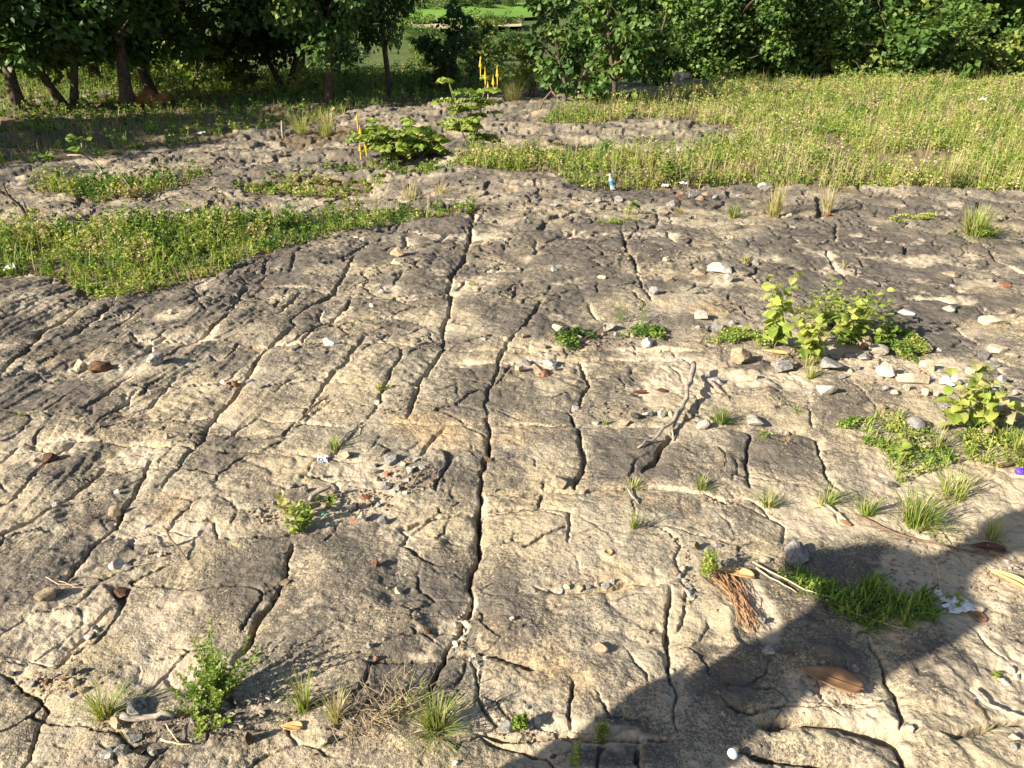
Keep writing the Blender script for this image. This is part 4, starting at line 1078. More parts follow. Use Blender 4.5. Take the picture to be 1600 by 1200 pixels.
# ------------------------------------------------------------------ single plants
rp = np.random.default_rng(707)
def local(acc, name, mat, parent, smooth=False):
    return link(name, acc.mesh(name, mat, smooth), parent)
def vcos(g):
    return max(0.6, math.hypot(g[0], g[1]) / math.sqrt(g[0] ** 2 + g[1] ** 2 + (CAM_H - g[2]) ** 2))
def tuft(px, py, wpx, hpx, n, tint, label, name='grass_tuft', cat='grass tuft', bw=0.0035, dry=0.0, spread=1.0, group=None, lean=0.55):
    g = G(px, py); m = mpp(px, py); a = Acc()
    R = 0.16 * wpx * m; h = hpx * m * 1.0 / vcos(g)
    ang = rp.random(n) * 6.283; rr = R * np.sqrt(rp.random(n))
    pos = np.stack([rr * np.cos(ang), rr * np.sin(ang), np.full(n, -0.006)], -1)
    ln = np.abs(rp.normal(0.15, lean, n)) * spread
    az = ang + rp.normal(0, 0.8, n); bias = rp.random() * 6.283
    ln = ln * (1 + 0.5 * np.cos(az - bias))
    L = h * (0.55 + 0.6 * rp.random(n)) * (1 + 0.35 * np.minimum(ln, 1.2))
    t = np.clip(tint + rp.normal(0, 0.10, n) + (rp.random(n) < dry) * 0.45, 0, 1)
    a.blades(pos, L, np.minimum(ln, 1.35), az, bw * (0.7 + 0.6 * rp.random(n)), t, 0.28, rp)
    return thing(name, label, cat, tuple(g), 0, group, a.mesh(name, M_WEED))
T1 = [
 (163,1120,60,45,110,.62,'spiky grey green grass tuft at the bottom left corner'), (682,1140,80,40,230,.52,'round bright green grass tuft at the bottom beside the central joint'), (475,1108,45,45,70,.60,'thin upright grass tuft left of the dry weed tangle'),
 (525,1125,50,34,80,.85,'reddish dry grass clump beside the thin upright tuft'), (522,700,30,24,50,.48,'small grass sprig growing in the joint by the cream oval stone'), (990,832,20,40,26,.50,'thin upright grass sprig in the middle of the lower right slab'),
 (988,760,44,20,60,.68,'yellowish weedy tuft with a dry stalk behind the thin sprig'), (1095,766,50,24,60,.50,'leaning grass tuft in the joint below the dark slab'), (1200,790,50,28,60,.60,'sparse yellow grass at the corner of the rippled slab'), (1290,785,60,30,70,.58,'spreading grass tuft on the sand behind the fallen stick'),
 (1355,800,60,34,90,.48,'green grass tuft left end of the sandy grass row'), (1430,815,110,52,230,.46,'largest grass tuft in the sandy row at the shadow edge'), (1490,770,110,45,120,.66,'wispy pale grass spray at the edge of the big shadow'), (1550,832,50,34,70,.64,'short grass tuft by the long curved stem at right'),
 (1125,662,46,28,110,.42,'blue green grass tuft beside the grey white block'), (1265,590,26,26,60,.72,'yellow tuft below the seedlings on the bare rock'), (1262,570,40,24,50,.80,'dry yellow tuft under the yellow seedling'), (1145,335,34,24,110,.52,'round green tuft on the upper right rock'), (1210,335,44,52,120,.82,'tall dry straw tuft with seed heads at the meadow edge'), (1292,332,34,50,70,.88,'pale dry straw tuft right of the tall one'),
 (1520,368,90,44,320,.60,'broad grey green grass clump near the right edge'), (1165,410,24,14,50,.8,'brownish dry tuft right of the long pale stone'), (1245,645,14,14,16,.5,'tiny sprig in the joint above the pale right slab'), (945,660,16,14,20,.55,'tiny grass sprig in front of the stone row'),
 (1465,700,30,40,50,.58,'wispy grass in the creeper patch beside the seedling'), (1590,705,30,40,60,.75,'yellow grass tuft cut by the right edge'), (1480,290,36,55,90,.85,'tall dry straw clump standing in the meadow'), (470,205,60,34,160,.72,'feathery pale grass clump on the back rock'), (510,205,50,40,160,.74,'tall pale grass clump left of the flowering shrub'),
 (640,300,60,34,60,.95,'sparse dry straw stalks at the end of the weed thicket'), (690,300,50,26,40,.95,'thin dry stalks on the outcrop right of the thicket'), (800,155,70,36,240,.78,'pale grass on the rise left of the glossy tree'), (770,128,30,30,60,.7,'grass fringe at the far end of the rock'), (480,268,30,12,60,.6,'low green tuft on the back rock strip'),
 (740,442,30,12,40,.65,'small yellow green tuft in the joint of the upper middle slab'), (1320,415,18,20,20,.93,'reddish dry sprig on the dark right slab'), (1540,1130,40,30,40,.6,'thin grass at the right edge beside the dry twig'), (1060,330,30,14,40,.9,'withered brown clump on the broken ledge'), (985,330,60,8,60,.62,'green fringe along the broken ledge'),
]
for (x_, y_, w_, h_, n_, t_, lb) in T1:
    far = y_ < 420
    tuft(x_, y_, w_, h_, n_, t_, lb, bw=0.0026 if y_ > 900 else (0.0034 if not far else 0.006), dry=0.25, spread=0.55 if 'tall' in lb or 'straw' in lb or 'upright' in lb else 1.0)

def mat_patch(pts, n, leaf, hmax, tint, label, name='ground_cover', cat='ground cover', grass=0, gh=0.05):
    P_ = poly_w(pts); c = P_.mean(0); a = Acc()
    p = scatter(P_, n, rp, lambda x, y: fbm(x, y, 7.0, 2, 15) > -0.12); z = zs(p)
    mound = hmax * (0.3 + 0.7 * rp.random(n))
    az = rp.random(n) * 6.283
    d = np.stack([np.cos(az), np.sin(az), rp.normal(0.5, 0.4, n)], -1)
    t = np.clip(tint + 0.3 * fbm(p[:, 0], p[:, 1], 9, 2, 12) + rp.normal(0, 0.1, n), 0, 1)
    cz = ground_z(*c)
    a.leaves(np.column_stack([p - c, z - cz + mound]), d, leaf * (0.6 + 0.8 * rp.random(n)), t, LEAF4, 0.8, rp)
    if grass:
        p = scatter(P_, grass, rp, lambda x, y: fbm(x, y, 8.0, 2, 19) > -0.15); z = zs(p)
        a.blades(np.column_stack([p - c, z - cz - 0.004]), gh * (0.5 + rp.random(grass)), np.abs(rp.normal(0.55, 0.5, grass)), rp.random(grass) * 6.283, 0.0055 + 0.002 * rp.random(grass), np.clip(tint - 0.05 + rp.normal(0, 0.13, grass), 0, 1), 0.35, rp)
    return thing(name, label, cat, (c[0], c[1], cz), 0, None, a.mesh(name, M_WEED))
mat_patch([(1180,895),(1230,885),(1275,905),(1330,925),(1370,900),(1420,900),(1455,920),(1465,965),(1420,980),(1360,985),(1310,960),(1270,930),(1215,905)], 500, 0.012, 0.02, 0.5, 'green creeping grass mat half in the big shadow', 'grass_mat', 'grass mat', 1150, 0.045)
mat_patch([(1090,535),(1130,515),(1180,520),(1225,535),(1195,545),(1130,545)], 1100, 0.014, 0.035, 0.62, 'yellow green ground cover left of the leafy seedlings')
mat_patch([(1370,525),(1405,520),(1440,535),(1455,560),(1430,570),(1400,555)], 1300, 0.014, 0.05, 0.50, 'round green cushion plant among the right rubble')
mat_patch([(865,530),(900,515),(930,525),(920,540),(870,540)], 500, 0.016, 0.03, 0.30, 'dark creeping plant left of the flat white stone')
mat_patch([(965,520),(1000,505),(1040,515),(1035,530),(985,530)], 600, 0.016, 0.03, 0.36, 'creeping plant under the two feathery sprigs')
mat_patch([(1360,650),(1400,645),(1440,665),(1470,700),(1500,720),(1440,740),(1390,735),(1365,700),(1330,690)], 1100, 0.012, 0.03, 0.58, 'sprawling creeper below the big leaved seedling', grass=260, gh=0.06)
mat_patch([(1500,680),(1560,675),(1620,690),(1620,735),(1560,735),(1510,715)], 900, 0.012, 0.035, 0.66, 'yellowing creeper at the right edge', grass=300, gh=0.07)
mat_patch([(1300,670),(1335,655),(1350,665),(1320,678)], 160, 0.014, 0.02, 0.45, 'small creeping runner left of the sprawling creeper')
mat_patch([(1385,345),(1450,335),(1470,345),(1400,352)], 500, 0.018, 0.03, 0.62, 'flat yellow green mat left of the broad grey clump')
mat_patch([(800,1140),(812,1125),(822,1128),(820,1142)], 260, 0.010, 0.04, 0.62, 'yellow cushion sprig between the stones at the bottom', 'cushion_plant', 'small plant')
mat_patch([(930,1148),(938,1135),(950,1140),(946,1150)], 160, 0.009, 0.035, 0.75, 'tiny yellow sprig at the edge of the big shadow', 'cushion_plant', 'small plant')
mat_patch([(1092,915),(1098,890),(1112,888),(1118,905),(1108,918)], 320, 0.011, 0.07, 0.58, 'small yellow green plant between the straw bundle and the joint', 'cushion_plant', 'small plant')
mat_patch([(1175,690),(1190,672),(1205,680),(1200,695)], 60, 0.010, 0.02, 0.6, 'tiny moss tuft by the pale right slab', 'cushion_plant', 'small plant')
mat_patch([(1520,366),(1560,360),(1570,372),(1530,376)], 400, 0.02, 0.06, 0.36, 'dark green leaves at the right foot of the broad grey clump')
mat_patch([(930,345),(985,340),(1000,346),(940,352)], 300, 0.016, 0.02, 0.6, 'thin green strip in the hollow of the broken ledge')

def shrublet(px, py, stems, hpx, wpx, leaf, per, tint, label, name='small_shrub', cat='shrub', tmpl=LEAF4, wide=0.9, droop=0.0, upright=1.0, stemr=0.0018):
    g = G(px, py); m = mpp(px, py)
    o = thing(name, label, cat, tuple(g), 0)
    st = Acc(); lf = Acc()
    for s in range(stems):
        az = rp.random() * 6.283; out = 0.5 * wpx * m * math.sqrt(rp.random()); h = hpx * m / vcos(g) * (0.6 + 0.5 * rp.random())
        d0 = np.array([math.cos(az) * out, math.sin(az) * out, h * upright])
        L = np.linalg.norm(d0)
        pts = wander((rp.normal(0, 0.012), rp.normal(0, 0.012), -0.01), d0, L, 7, 0.10, rp, 0.03)
        st.tube(pts, np.linspace(stemr, stemr * 0.5, len(pts)), 4, 0.8)
        k = per
        t = 0.2 + 0.8 * (np.arange(k) + rp.random(k)) / k
        ii = np.minimum((t * 7).astype(int), 6); f = (t * 7 - ii)[:, None]
        pos = pts[ii] * (1 - f) + pts[ii + 1] * f
        a2 = np.arange(k) * 2.4 + rp.random() * 6 + rp.normal(0, 0.3, k)
        d = np.stack([np.cos(a2), np.sin(a2), np.full(k, 0.45 - droop) + rp.normal(0, 0.2, k)], -1)
        lf.leaves(pos, d, leaf * (0.65 + 0.6 * rp.random(k)) * (1.1 - 0.4 * t), np.clip(tint + 0.12 * t + rp.normal(0, 0.08, k), 0, 1), tmpl, wide, rp, 1.2)
    local(st, 'stem', M_STEM, o); local(lf, 'foliage', M_WEED, o)
    return o
shrublet(335, 1095, 34, 72, 150, 0.014, 30, .42, 'small upright leafy shrub with a long shadow at lower left')
shrublet(320, 1125, 16, 34, 130, 0.014, 14, .52, 'low weeds spreading in front of the small upright shrub', 'low_weed', 'weed')
shrublet(470, 822, 10, 38, 60, 0.022, 9, .48, 'green weed with yellow leaves in the rubble pocket', 'low_weed', 'weed', LEAFR, 1.0)
shrublet(455, 800, 4, 42, 26, 0.035, 5, .74, 'yellow leaved sprout behind the green rubble weed', 'sprout', 'plant', LEAFR, 1.0)
shrublet(510, 782, 8, 16, 60, 0.014, 10, .40, 'thin dark weed over the grey stick in the rubble pocket', 'low_weed', 'weed')
shrublet(593, 612, 4, 16, 16, 0.022, 5, .66, 'yellow sprout above the white round stone', 'sprout', 'plant')
shrublet(42, 640, 4, 12, 14, 0.018, 5, .5, 'tiny green sprout on the far left slabs', 'sprout', 'plant')
shrublet(1495, 928, 3, 22, 14, 0.02, 6, .45, 'tiny green seedling beside the crumpled foil', 'sprout', 'plant')
shrublet(1562, 1048, 4, 14, 20, 0.016, 5, .55, 'tiny bright sprout beside the right edge trio of stones', 'sprout', 'plant')
shrublet(893, 1188, 5, 22, 24, 0.013, 7, .55, 'small sprout in the bottom joint left of the shadow', 'sprout', 'plant')
shrublet(1405, 745, 4, 22, 22, 0.016, 7, .55, 'pale seedling on the sand below the sprawling creeper', 'sprout', 'plant')
shrublet(1205, 540, 6, 88, 46, 0.072, 15, .58, 'tall leafy seedling, leftmost of the broad leaved clump', 'seedling', 'seedling', LEAF16, 0.95, 0.75, 1.3, 0.003)
shrublet(1262, 560, 11, 72, 100, 0.058, 14, .60, 'bushy broad leaved seedling with yellowing lower leaves', 'seedling', 'seedling', LEAFR, 0.9, 0.55, 1.1, 0.0025)
shrublet(1325, 535, 13, 76, 120, 0.058, 14, .54, 'broad leaved seedling on the right of the clump', 'seedling', 'seedling', LEAFR, 0.85, 0.4, 1.1, 0.0025)
shrublet(1375, 530, 6, 48, 70, 0.052, 10, .48, 'small seedling leaning right beside the tall tan stone', 'seedling', 'seedling', LEAFR, 0.85, 0.4)
shrublet(1290, 505, 18, 46, 150, 0.026, 18, .55, 'fine leaved weed growing behind the broad leaved seedlings', 'low_weed', 'weed')
shrublet(1480, 668, 4, 70, 44, 0.064, 9, .62, 'big leaved seedling left stem by the white stones', 'seedling', 'seedling', LEAFR, 0.9, 0.5, 1.1, 0.003)
shrublet(1535, 668, 8, 70, 110, 0.062, 9, .62, 'big leaved spreading seedling at the right edge', 'seedling', 'seedling', LEAFR, 0.9, 0.5, 1.3, 0.003)
shrublet(1405, 705, 3, 34, 30, 0.045, 5, .6, 'yellow leaved seedling in the sprawling creeper', 'seedling', 'seedling', LEAFR, 0.9, 0.4)
shrublet(965, 500, 3, 42, 40, 0.014, 34, .26, 'feathery dark sprig leaning left above the creeping plant', 'sprig', 'plant', wide=0.5)
shrublet(995, 505, 3, 40, 40, 0.014, 34, .26, 'feathery dark sprig leaning right above the creeping plant', 'sprig', 'plant', wide=0.5)
shrublet(1048, 280, 10, 46, 50, 0.06, 14, .40, 'round leafy bush at the front of the meadow', 'small_shrub', 'shrub', LEAFR, 0.9, 0.3)
shrublet(1110, 280, 8, 26, 60, 0.05, 10, .48, 'low leafy bush right of the round meadow bush', 'small_shrub', 'shrub', LEAFR, 0.8, 0.2)
shrublet(1030, 255, 6, 60, 50, 0.06, 12, .42, 'taller leafy weed behind the round meadow bush', 'small_shrub', 'shrub', LEAFR, 0.8, 0.3)
shrublet(1260, 190, 8, 22, 40, 0.07, 10, .45, 'bright leafy clump in the middle of the meadow', 'small_shrub', 'shrub', LEAFR, 0.8, 0.3)
shrublet(985, 330, 3, 22, 20, 0.05, 5, .45, 'small green sprout on the broken ledge', 'sprout', 'plant', LEAFR, 0.6)

def twigs(px, py, n, wpx, hpx, label, mat=M_DRYSTEM, name='dry_weed', cat='dry weed', rad=0.0011, flat=0.3):
    g = G(px, py); m = mpp(px, py); a = Acc()
    for k in range(n):
        az = rp.random() * 6.283
        p0 = np.array([rp.normal(0, 0.14 * wpx * m), rp.normal(0, 0.10 * wpx * m), 0.002])
        pts = wander(p0, (math.cos(az), math.sin(az), flat + 0.5 * rp.random()), hpx * m * (0.5 + rp.random()), 5, 0.3, rp, -0.05)
        pts[:, 2] = np.maximum(pts[:, 2], 0.002)
        a.tube(pts, np.linspace(rad, rad * 0.4, len(pts)), 3, 0.9)
    return thing(name, label, cat, tuple(g), 0, None, a.mesh(name, mat))
twigs(610, 1120, 95, 170, 60, 'tangle of dry leafless weed left of the round grass tuft')
twigs(560, 1145, 40, 120, 36, 'low dry stems below the tangle of leafless weed')
twigs(1165, 850, 14, 50, 30, 'dry black twigs at the edge of the rippled slab', plain('blackened_twig', (0.06, 0.045, 0.035), 0.9))
twigs(1010, 830, 12, 40, 34, 'dry dark stalks fanning beside the thin grass sprig', plain('dark_stalk', (0.12, 0.09, 0.06), 0.9), flat=0.8)
shrublet(630, 1115, 10, 26, 130, 0.010, 6, .58, 'few green shoots inside the dry leafless tangle', 'sprout', 'plant', wide=0.5)

# --- candle bush shrubs with yellow flower spikes
M_FLOWER = plain('yellow_petals', (0.80, 0.48, 0.03), 0.6, 0.2, 20)
def candle_bush(px, py, hpx, wpx, nst, flowers, label, seed):
    r = np.random.default_rng(seed)
    g = G(px, py); m = mpp(px, py); o = thing('candle_bush', label, 'shrub', tuple(g), 0)
    st = Acc(); lf = Acc()
    for s in range(nst):
        az = 6.283 * s / nst + r.normal(0, 0.3)
        L = hpx * m * (0.85 + 0.4 * r.random())
        pts = wander((0, 0, -0.02), (math.cos(az) * min(0.5 * wpx / hpx, 0.75), math.sin(az) * 0.3, 0.9), L, 6, 0.08, r, 0.05)
        st.tube(pts, np.linspace(0.011, 0.005, 7), 5, 0.5)
        for k in range(7):
            t = 0.25 + 0.75 * k / 6; i = min(int(t * 6), 5); p0 = pts[i] + (pts[i + 1] - pts[i]) * (t * 6 - i)
            a2 = k * 2.4 + r.normal(0, 0.3); ln = 0.27 * (0.7 + 0.5 * r.random())
            rc = wander(p0, (math.cos(a2), math.sin(a2), 0.55), ln, 8, 0.03, r, -0.10)
            st.tube(rc, np.linspace(0.003, 0.0015, 9), 3, 0.5)
            for sd in (-1, 1):
                tang = norm(np.gradient(rc, axis=0))[1:]
                side = np.cross(tang, np.array([0, 0, 1.0])) * sd
                lf.leaves(rc[1:], side + 0.35 * tang + np.array([0, 0, -0.1]), 0.078 * (0.8 + 0.3 * r.random(8)), np.clip(0.55 + r.normal(0, 0.1, 8), 0, 1), LEAF16, 1.1, r, 1.2)
    local(st, 'stem', M_STEM, o); local(lf, 'foliage', M_WEED, o)
    for (fx, fy, fh) in flowers:
        base = np.array([(fx - px) * m, rp.normal(0, 0.05), (py - fy) * m * 1.03])
        V = []; F = []; n0 = 0
        for k in range(26):
            t = k / 25; a2 = k * 2.4; rad = 0.013 * (1 - 0.75 * t); c = base + np.array([rad * math.cos(a2), rad * math.sin(a2), fh * m * 0.65 * t])
            tv, tf = ico(1); V.append(tv * np.array([0.008, 0.008, 0.008]) * (1.1 - 0.5 * t) + c); F.append(tf + n0); n0 += len(tv)
        tvv, tff = tube(np.array([base - [0, 0, 0.10], base, base + [0, 0, fh * m]]), np.array([0.004, 0.004, 0.002]), 4)
        V.append(tvv); F.append(tff + n0)
        link('flower_spike', new_mesh('flower_spike', np.concatenate(V), np.concatenate(F), [M_FLOWER], False), o)
    return o
candle_bush(610, 250, 52, 95, 7, [(565, 192, 10), (567, 212, 12), (573, 232, 16), (563, 238, 12), (645, 226, 9)], 'spreading candle bush with yellow spikes on its left side', 1)
candle_bush(660, 248, 40, 70, 5, [(685, 230, 6)], 'low leafy candle bush between the two flowering ones', 2)
candle_bush(735, 246, 96, 70, 6, [(753, 125, 14), (760, 142, 18), (772, 148, 14), (778, 138, 16), (764, 155, 12), (745, 208, 8)], 'tall candle bush topped with bright yellow flower spikes', 3)

# ------------------------------------------------------------------ sticks, stems, bare saplings
M_GREYWOOD = plain('weathered_wood', (0.30, 0.25, 0.20), 0.9, 0.4, 60, 0.15, 0.002)
M_BROWNWOOD = plain('brown_twig', (0.16, 0.10, 0.06), 0.85, 0.4, 60)
M_STRAW = plain('straw', (0.52, 0.40, 0.24), 0.8, 0.3, 60)
def stick(pxs, rad0, rad1, mat, label, name='stick', cat='stick', lift=None, sub=3, sides=6, extra=None):
    P_ = [G(*p) for p in pxs]; o0 = P_[0].copy()
    pts = []
    for i in range(len(P_) - 1):
        for k in range(sub):
            pts.append(P_[i] + (P_[i + 1] - P_[i]) * k / sub)
    pts.append(P_[-1]); pts = np.array(pts); n = len(pts)
    rad = np.linspace(rad0, rad1, n)
    for i in range(n):
        pts[i, 2] = ground_z(pts[i, 0], pts[i, 1]) + rad[i] * 0.9
    pts[:, 2] = np.maximum(pts[:, 2], np.linspace(pts[0, 2], pts[-1, 2], n) - 0.004)
    if lift is not None:
        pts[:, 2] += np.interp(np.linspace(0, 1, n), np.linspace(0, 1, len(lift)), lift)
    pts[1:-1] += rp.normal(0, rad0 * 0.35, (n - 2, 3))
    V, F = tube(pts - o0, rad, sides)
    o = thing(name, label, cat, tuple(o0), 0, None, new_mesh(name, V, F, [mat], True))
    return o
br = stick([(1082, 582), (1078, 610), (1066, 645), (1050, 668), (1025, 688), (996, 704)], 0.014, 0.004, M_GREYWOOD, 'forked grey dead branch lying over the stone row', 'dead_branch', 'branch', [0.05, 0.045, 0.035, 0.03, 0.015, 0.0], 4, 8)
o0 = np.array(br.location); q = np.array([G(1066, 645), G(1058, 660), G(1050, 676), G(1052, 690)]); q[:, 2] += [0.035, 0.03, 0.015, 0.005]
V, F = tube(q - o0, np.array([0.009, 0.007, 0.005, 0.003]), 6); link('side_twig', new_mesh('side_twig', V, F, [M_GREYWOOD], True), br)
stick([(1112, 598), (1128, 612), (1140, 626)], 0.004, 0.002, M_BROWNWOOD, 'short dark twig right of the dead branch tip', lift=[0.02, 0.012, 0])
stick([(195, 1136), (232, 1135), (275, 1131)], 0.0085, 0.007, M_GREYWOOD, 'pale straight stick among the lower left stones', lift=[0.03, 0.03, 0.03])
stick([(252, 1160), (280, 1166), (302, 1164)], 0.003, 0.0015, M_STRAW, 'pale thin dry stalk at the bottom left', lift=[0.012, 0.01, 0.006])
stick([(262, 1140), (275, 1158), (286, 1166)], 0.002, 0.0012, M_STRAW, 'short crossing dry stalk at the bottom left', lift=[0.02, 0.012, 0.006])
stick([(258, 838), (270, 852), (293, 874)], 0.0042, 0.003, M_BROWNWOOD, 'dark thin stick leaning on the upright grey stone', lift=[0.055, 0.03, 0.0])
stick([(72, 902), (90, 912), (120, 912), (155, 898), (200, 886), (262, 872)], 0.0016, 0.0009, M_STRAW, 'long thin pale stem lying past the bright white block', 'dry_stalk', lift=[0.01, 0.008, 0.006, 0.01, 0.008, 0.002], sides=4)
stick([(92, 907), (118, 915), (150, 908), (185, 892)], 0.0014, 0.0008, M_STRAW, 'second thin pale stem curving beside the long one', 'dry_stalk', lift=[0.012, 0.008, 0.006, 0.004], sides=4)
stick([(485, 790), (500, 780), (518, 772)], 0.008, 0.0055, M_GREYWOOD, 'thick grey stick in the rubble pocket', lift=[0.03, 0.03, 0.03])
stick([(645, 757), (660, 745), (674, 735)], 0.004, 0.003, M_BROWNWOOD, 'dark twig on the right side of the rubble heap', lift=[0.012, 0.02, 0.025])
stick([(1287, 788), (1305, 800), (1322, 812)], 0.006, 0.004, M_GREYWOOD, 'short pale stick lying on the sand in front of a tuft', lift=[0.008, 0.006, 0.004])
stick([(980, 768), (988, 783), (997, 792)], 0.004, 0.002, M_GREYWOOD, 'forked grey stalk fallen from the weedy tuft', lift=[0.01, 0.006, 0.0])
stick([(1340, 805), (1400, 835), (1470, 848), (1540, 862), (1600, 880)], 0.005, 0.0035, M_BROWNWOOD, 'long brown stem crossing the shadow behind the grass mat', 'dry_stalk', lift=[0.006] * 5)
stick([(1448, 825), (1480, 852), (1512, 880)], 0.0018, 0.001, M_STEM, 'thin green stem bending out of the largest tuft', 'dry_stalk', lift=[0.03, 0.02, 0.003], sides=4)
stick([(1530, 832), (1527, 815), (1540, 803)], 0.0018, 0.0012, M_STRAW, 'curved pale stem beside the short right grass tuft', 'dry_stalk', lift=[0.0, 0.03, 0.05], sides=4)
stick([(1175, 885), (1215, 905), (1255, 925), (1300, 938)], 0.003, 0.002, M_STRAW, 'dry stalk bundle running along the grass mat, upper stalk', 'dry_stalk', lift=[0.01, 0.012, 0.01, 0.006], sides=5)
stick([(1180, 893), (1215, 912), (1245, 925)], 0.003, 0.0018, M_STRAW, 'dry stalk bundle running along the grass mat, lower stalk', 'dry_stalk', lift=[0.008, 0.008, 0.004], sides=5)
stick([(1290, 940), (1350, 965), (1410, 985)], 0.0022, 0.0014, M_STRAW, 'thin dry stalk along the lower edge of the grass mat', 'dry_stalk', lift=[0.006, 0.006, 0.006], sides=5)
stick([(1515, 1080), (1540, 1098), (1570, 1112), (1610, 1122)], 0.0055, 0.004, M_STRAW, 'pale bent twig on the sunlit slab at lower right', lift=[0.02, 0.015, 0.02, 0.02])
stick([(1518, 1090), (1535, 1108), (1545, 1118)], 0.003, 0.0015, M_BROWNWOOD, 'brown side twig under the pale bent twig', lift=[0.008, 0.006, 0.002])
stick([(1455, 862), (1462, 880), (1470, 905), (1472, 925)], 0.002, 0.0015, M_STRAW, 'thin curved stem above the crumpled foil', 'dry_stalk', lift=[0.004, 0.02, 0.01, 0.0], sides=4)
stick([(1116, 700), (1127, 712), (1130, 732)], 0.0028, 0.0015, M_BROWNWOOD, 'small curved black twig on the dark slab', lift=[0.004, 0.006, 0.002])
stick([(1210, 686), (1225, 692), (1240, 696)], 0.0014, 0.001, M_BROWNWOOD, 'hair thin twig on the pale slab beside the joint', lift=[0.003, 0.003, 0.003], sides=4)
stick([(478, 648), (495, 636), (515, 626)], 0.004, 0.003, M_BROWNWOOD, 'dark stick in the slanting left joint', lift=[0.01, 0.02, 0.02])
stick([(530, 694), (548, 680), (560, 668)], 0.004, 0.003, M_GREYWOOD, 'grey stick in the joint above the cream oval stone', lift=[0.01, 0.02, 0.02])
stick([(900, 535), (930, 520), (950, 508)], 0.004, 0.003, M_BROWNWOOD, 'dark stick under the flat white stone of the creeper', lift=[0.01, 0.02, 0.03])
stick([(1560, 732), (1578, 728), (1592, 718)], 0.008, 0.006, M_BROWNWOOD, 'brown root stub beside the violet cap', lift=[0.005, 0.01, 0.02])
stick([(858, 1185), (864, 1190)], 0.002, 0.002, M_BROWNWOOD, 'tiny twig in the bottom joint')

# straw bundle near the shadow
a = Acc(); g0 = G(1165, 950)
for k in range(46):
    x0, y0 = 1125 + rp.normal(0, 14), 905 + rp.normal(0, 7); x1, y1 = 1172 + rp.normal(0, 12), 978 + rp.normal(0, 8)
    p0, p1, pm = G(x0, y0), G(x1, y1), G((x0 + x1) / 2 + rp.normal(6, 6), (y0 + y1) / 2 + rp.normal(0, 5))
    pts = np.array([p0, (p0 + pm) / 2, pm, (pm + p1) / 2, p1]); pts[:, 2] += np.abs(rp.normal(0.008, 0.006, 5)) + 0.002
    a.tube(pts - g0, np.linspace(0.0013, 0.0008, 5), 3, 0.9)
thing('straw_bundle', 'loose bundle of orange brown straw left of the big shadow', 'straw', tuple(g0), 0, None, a.mesh('straw_bundle', plain('rusty_straw', (0.42, 0.24, 0.12), 0.85, 0.4, 60)))

def pole(px, py, tops, rad, mat, label, name, cat, leaves=(), lt=0.5, ls=0.09):
    """thin standing stem: tops is a list of chains of pixels going up from the base"""
    g = G(px, py) if W(px, py)[1] < 25 else W(px, py); m = mpp(px, py); o = thing(name, label, cat, tuple(g), 0)
    a = Acc()
    for ch in tops:
        pts = np.array([[(x_ - px) * m, rp.normal(0, 0.02), (py - y_) * m * 1.02] for (x_, y_) in ch]); pts[0, 2] -= 0.02
        a.tube(pts, np.linspace(rad, rad * 0.5, len(pts)), 6, 0.5)
    local(a, 'stem', mat, o, True)
    if leaves:
        lf = Acc()
        for (x_, y_) in leaves:
            k = 5; az = rp.random(k) * 6.283
            lf.leaves(np.tile([(x_ - px) * m, 0, (py - y_) * m], (k, 1)), np.stack([np.cos(az), np.sin(az), np.full(k, 0.1)], -1), ls * (0.7 + 0.5 * rp.random(k)), lt + rp.normal(0, 0.06, k), LEAFR, 1.0, rp, 1.5)
        local(lf, 'foliage', M_WEED, o)
    return o
pole(173, 288, [[(173, 288), (168, 268), (163, 250), (152, 238), (143, 225), (143, 208)], [(152, 238), (138, 231), (115, 232)]], 0.011, M_PALEBARK, 'bare pale sapling with a few green leaves above the weeds', 'sapling', 'sapling', [(135, 206), (152, 207), (134, 222), (88, 236), (84, 231)], 0.42, 0.09)
pole(205, 302, [[(205, 302), (203, 288), (198, 273)]], 0.007, M_PALEBARK, 'short pale stake right of the bare sapling', 'stake', 'stake')
pole(50, 352, [[(50, 352), (40, 332), (28, 312), (20, 296)], [(28, 312), (10, 306), (-20, 302)]], 0.014, M_BARK, 'dark forked dead stem at the left edge of the weeds', 'dead_sapling', 'dead sapling')
pole(55, 350, [[(55, 350), (50, 335), (43, 315)]], 0.011, M_GREYWOOD, 'second dead stem leaning beside the dark forked one', 'dead_sapling', 'dead sapling')
pole(443, 214, [[(443, 214), (442, 200), (444, 186)]], 0.022, M_PALEBARK, 'short pale stump on the back rock', 'stump', 'stump')
pole(1317, 118, [[(1317, 118), (1318, 95), (1316, 75), (1318, 58), (1312, 50)], [(1318, 95), (1322, 88)], [(1318, 60), (1325, 48)]], 0.045, M_PALEBARK, 'bare upright pale pole tree in front of the leaf wall', 'dead_tree', 'dead tree')
pole(1222, 120, [[(1222, 120), (1226, 108), (1232, 100), (1222, 92), (1212, 90)]], 0.022, M_PALEBARK, 'thin pale crooked stem in front of the leaf wall', 'dead_sapling', 'dead sapling', [(1208, 85), (1214, 90)], 0.7, 0.12)
pole(1588, 112, [[(1588, 112), (1586, 95), (1584, 75), (1586, 60)], [(1586, 95), (1592, 80), (1597, 68)], [(1588, 112), (1580, 102), (1574, 92)]], 0.05, M_PALEBARK, 'pale forked bare stems at the right edge of the tree wall', 'sapling', 'sapling', [(1583, 45), (1590, 35), (1578, 52), (1572, 60), (1595, 48), (1600, 30)], 0.62, 0.28)
pole(840, 168, [[(840, 168), (850, 148), (862, 135), (858, 128)], [(862, 135), (870, 145), (878, 150)]], 0.02, M_BROWNWOOD, 'fallen bent branch propped on the rock left of the glossy tree', 'dead_branch', 'branch')

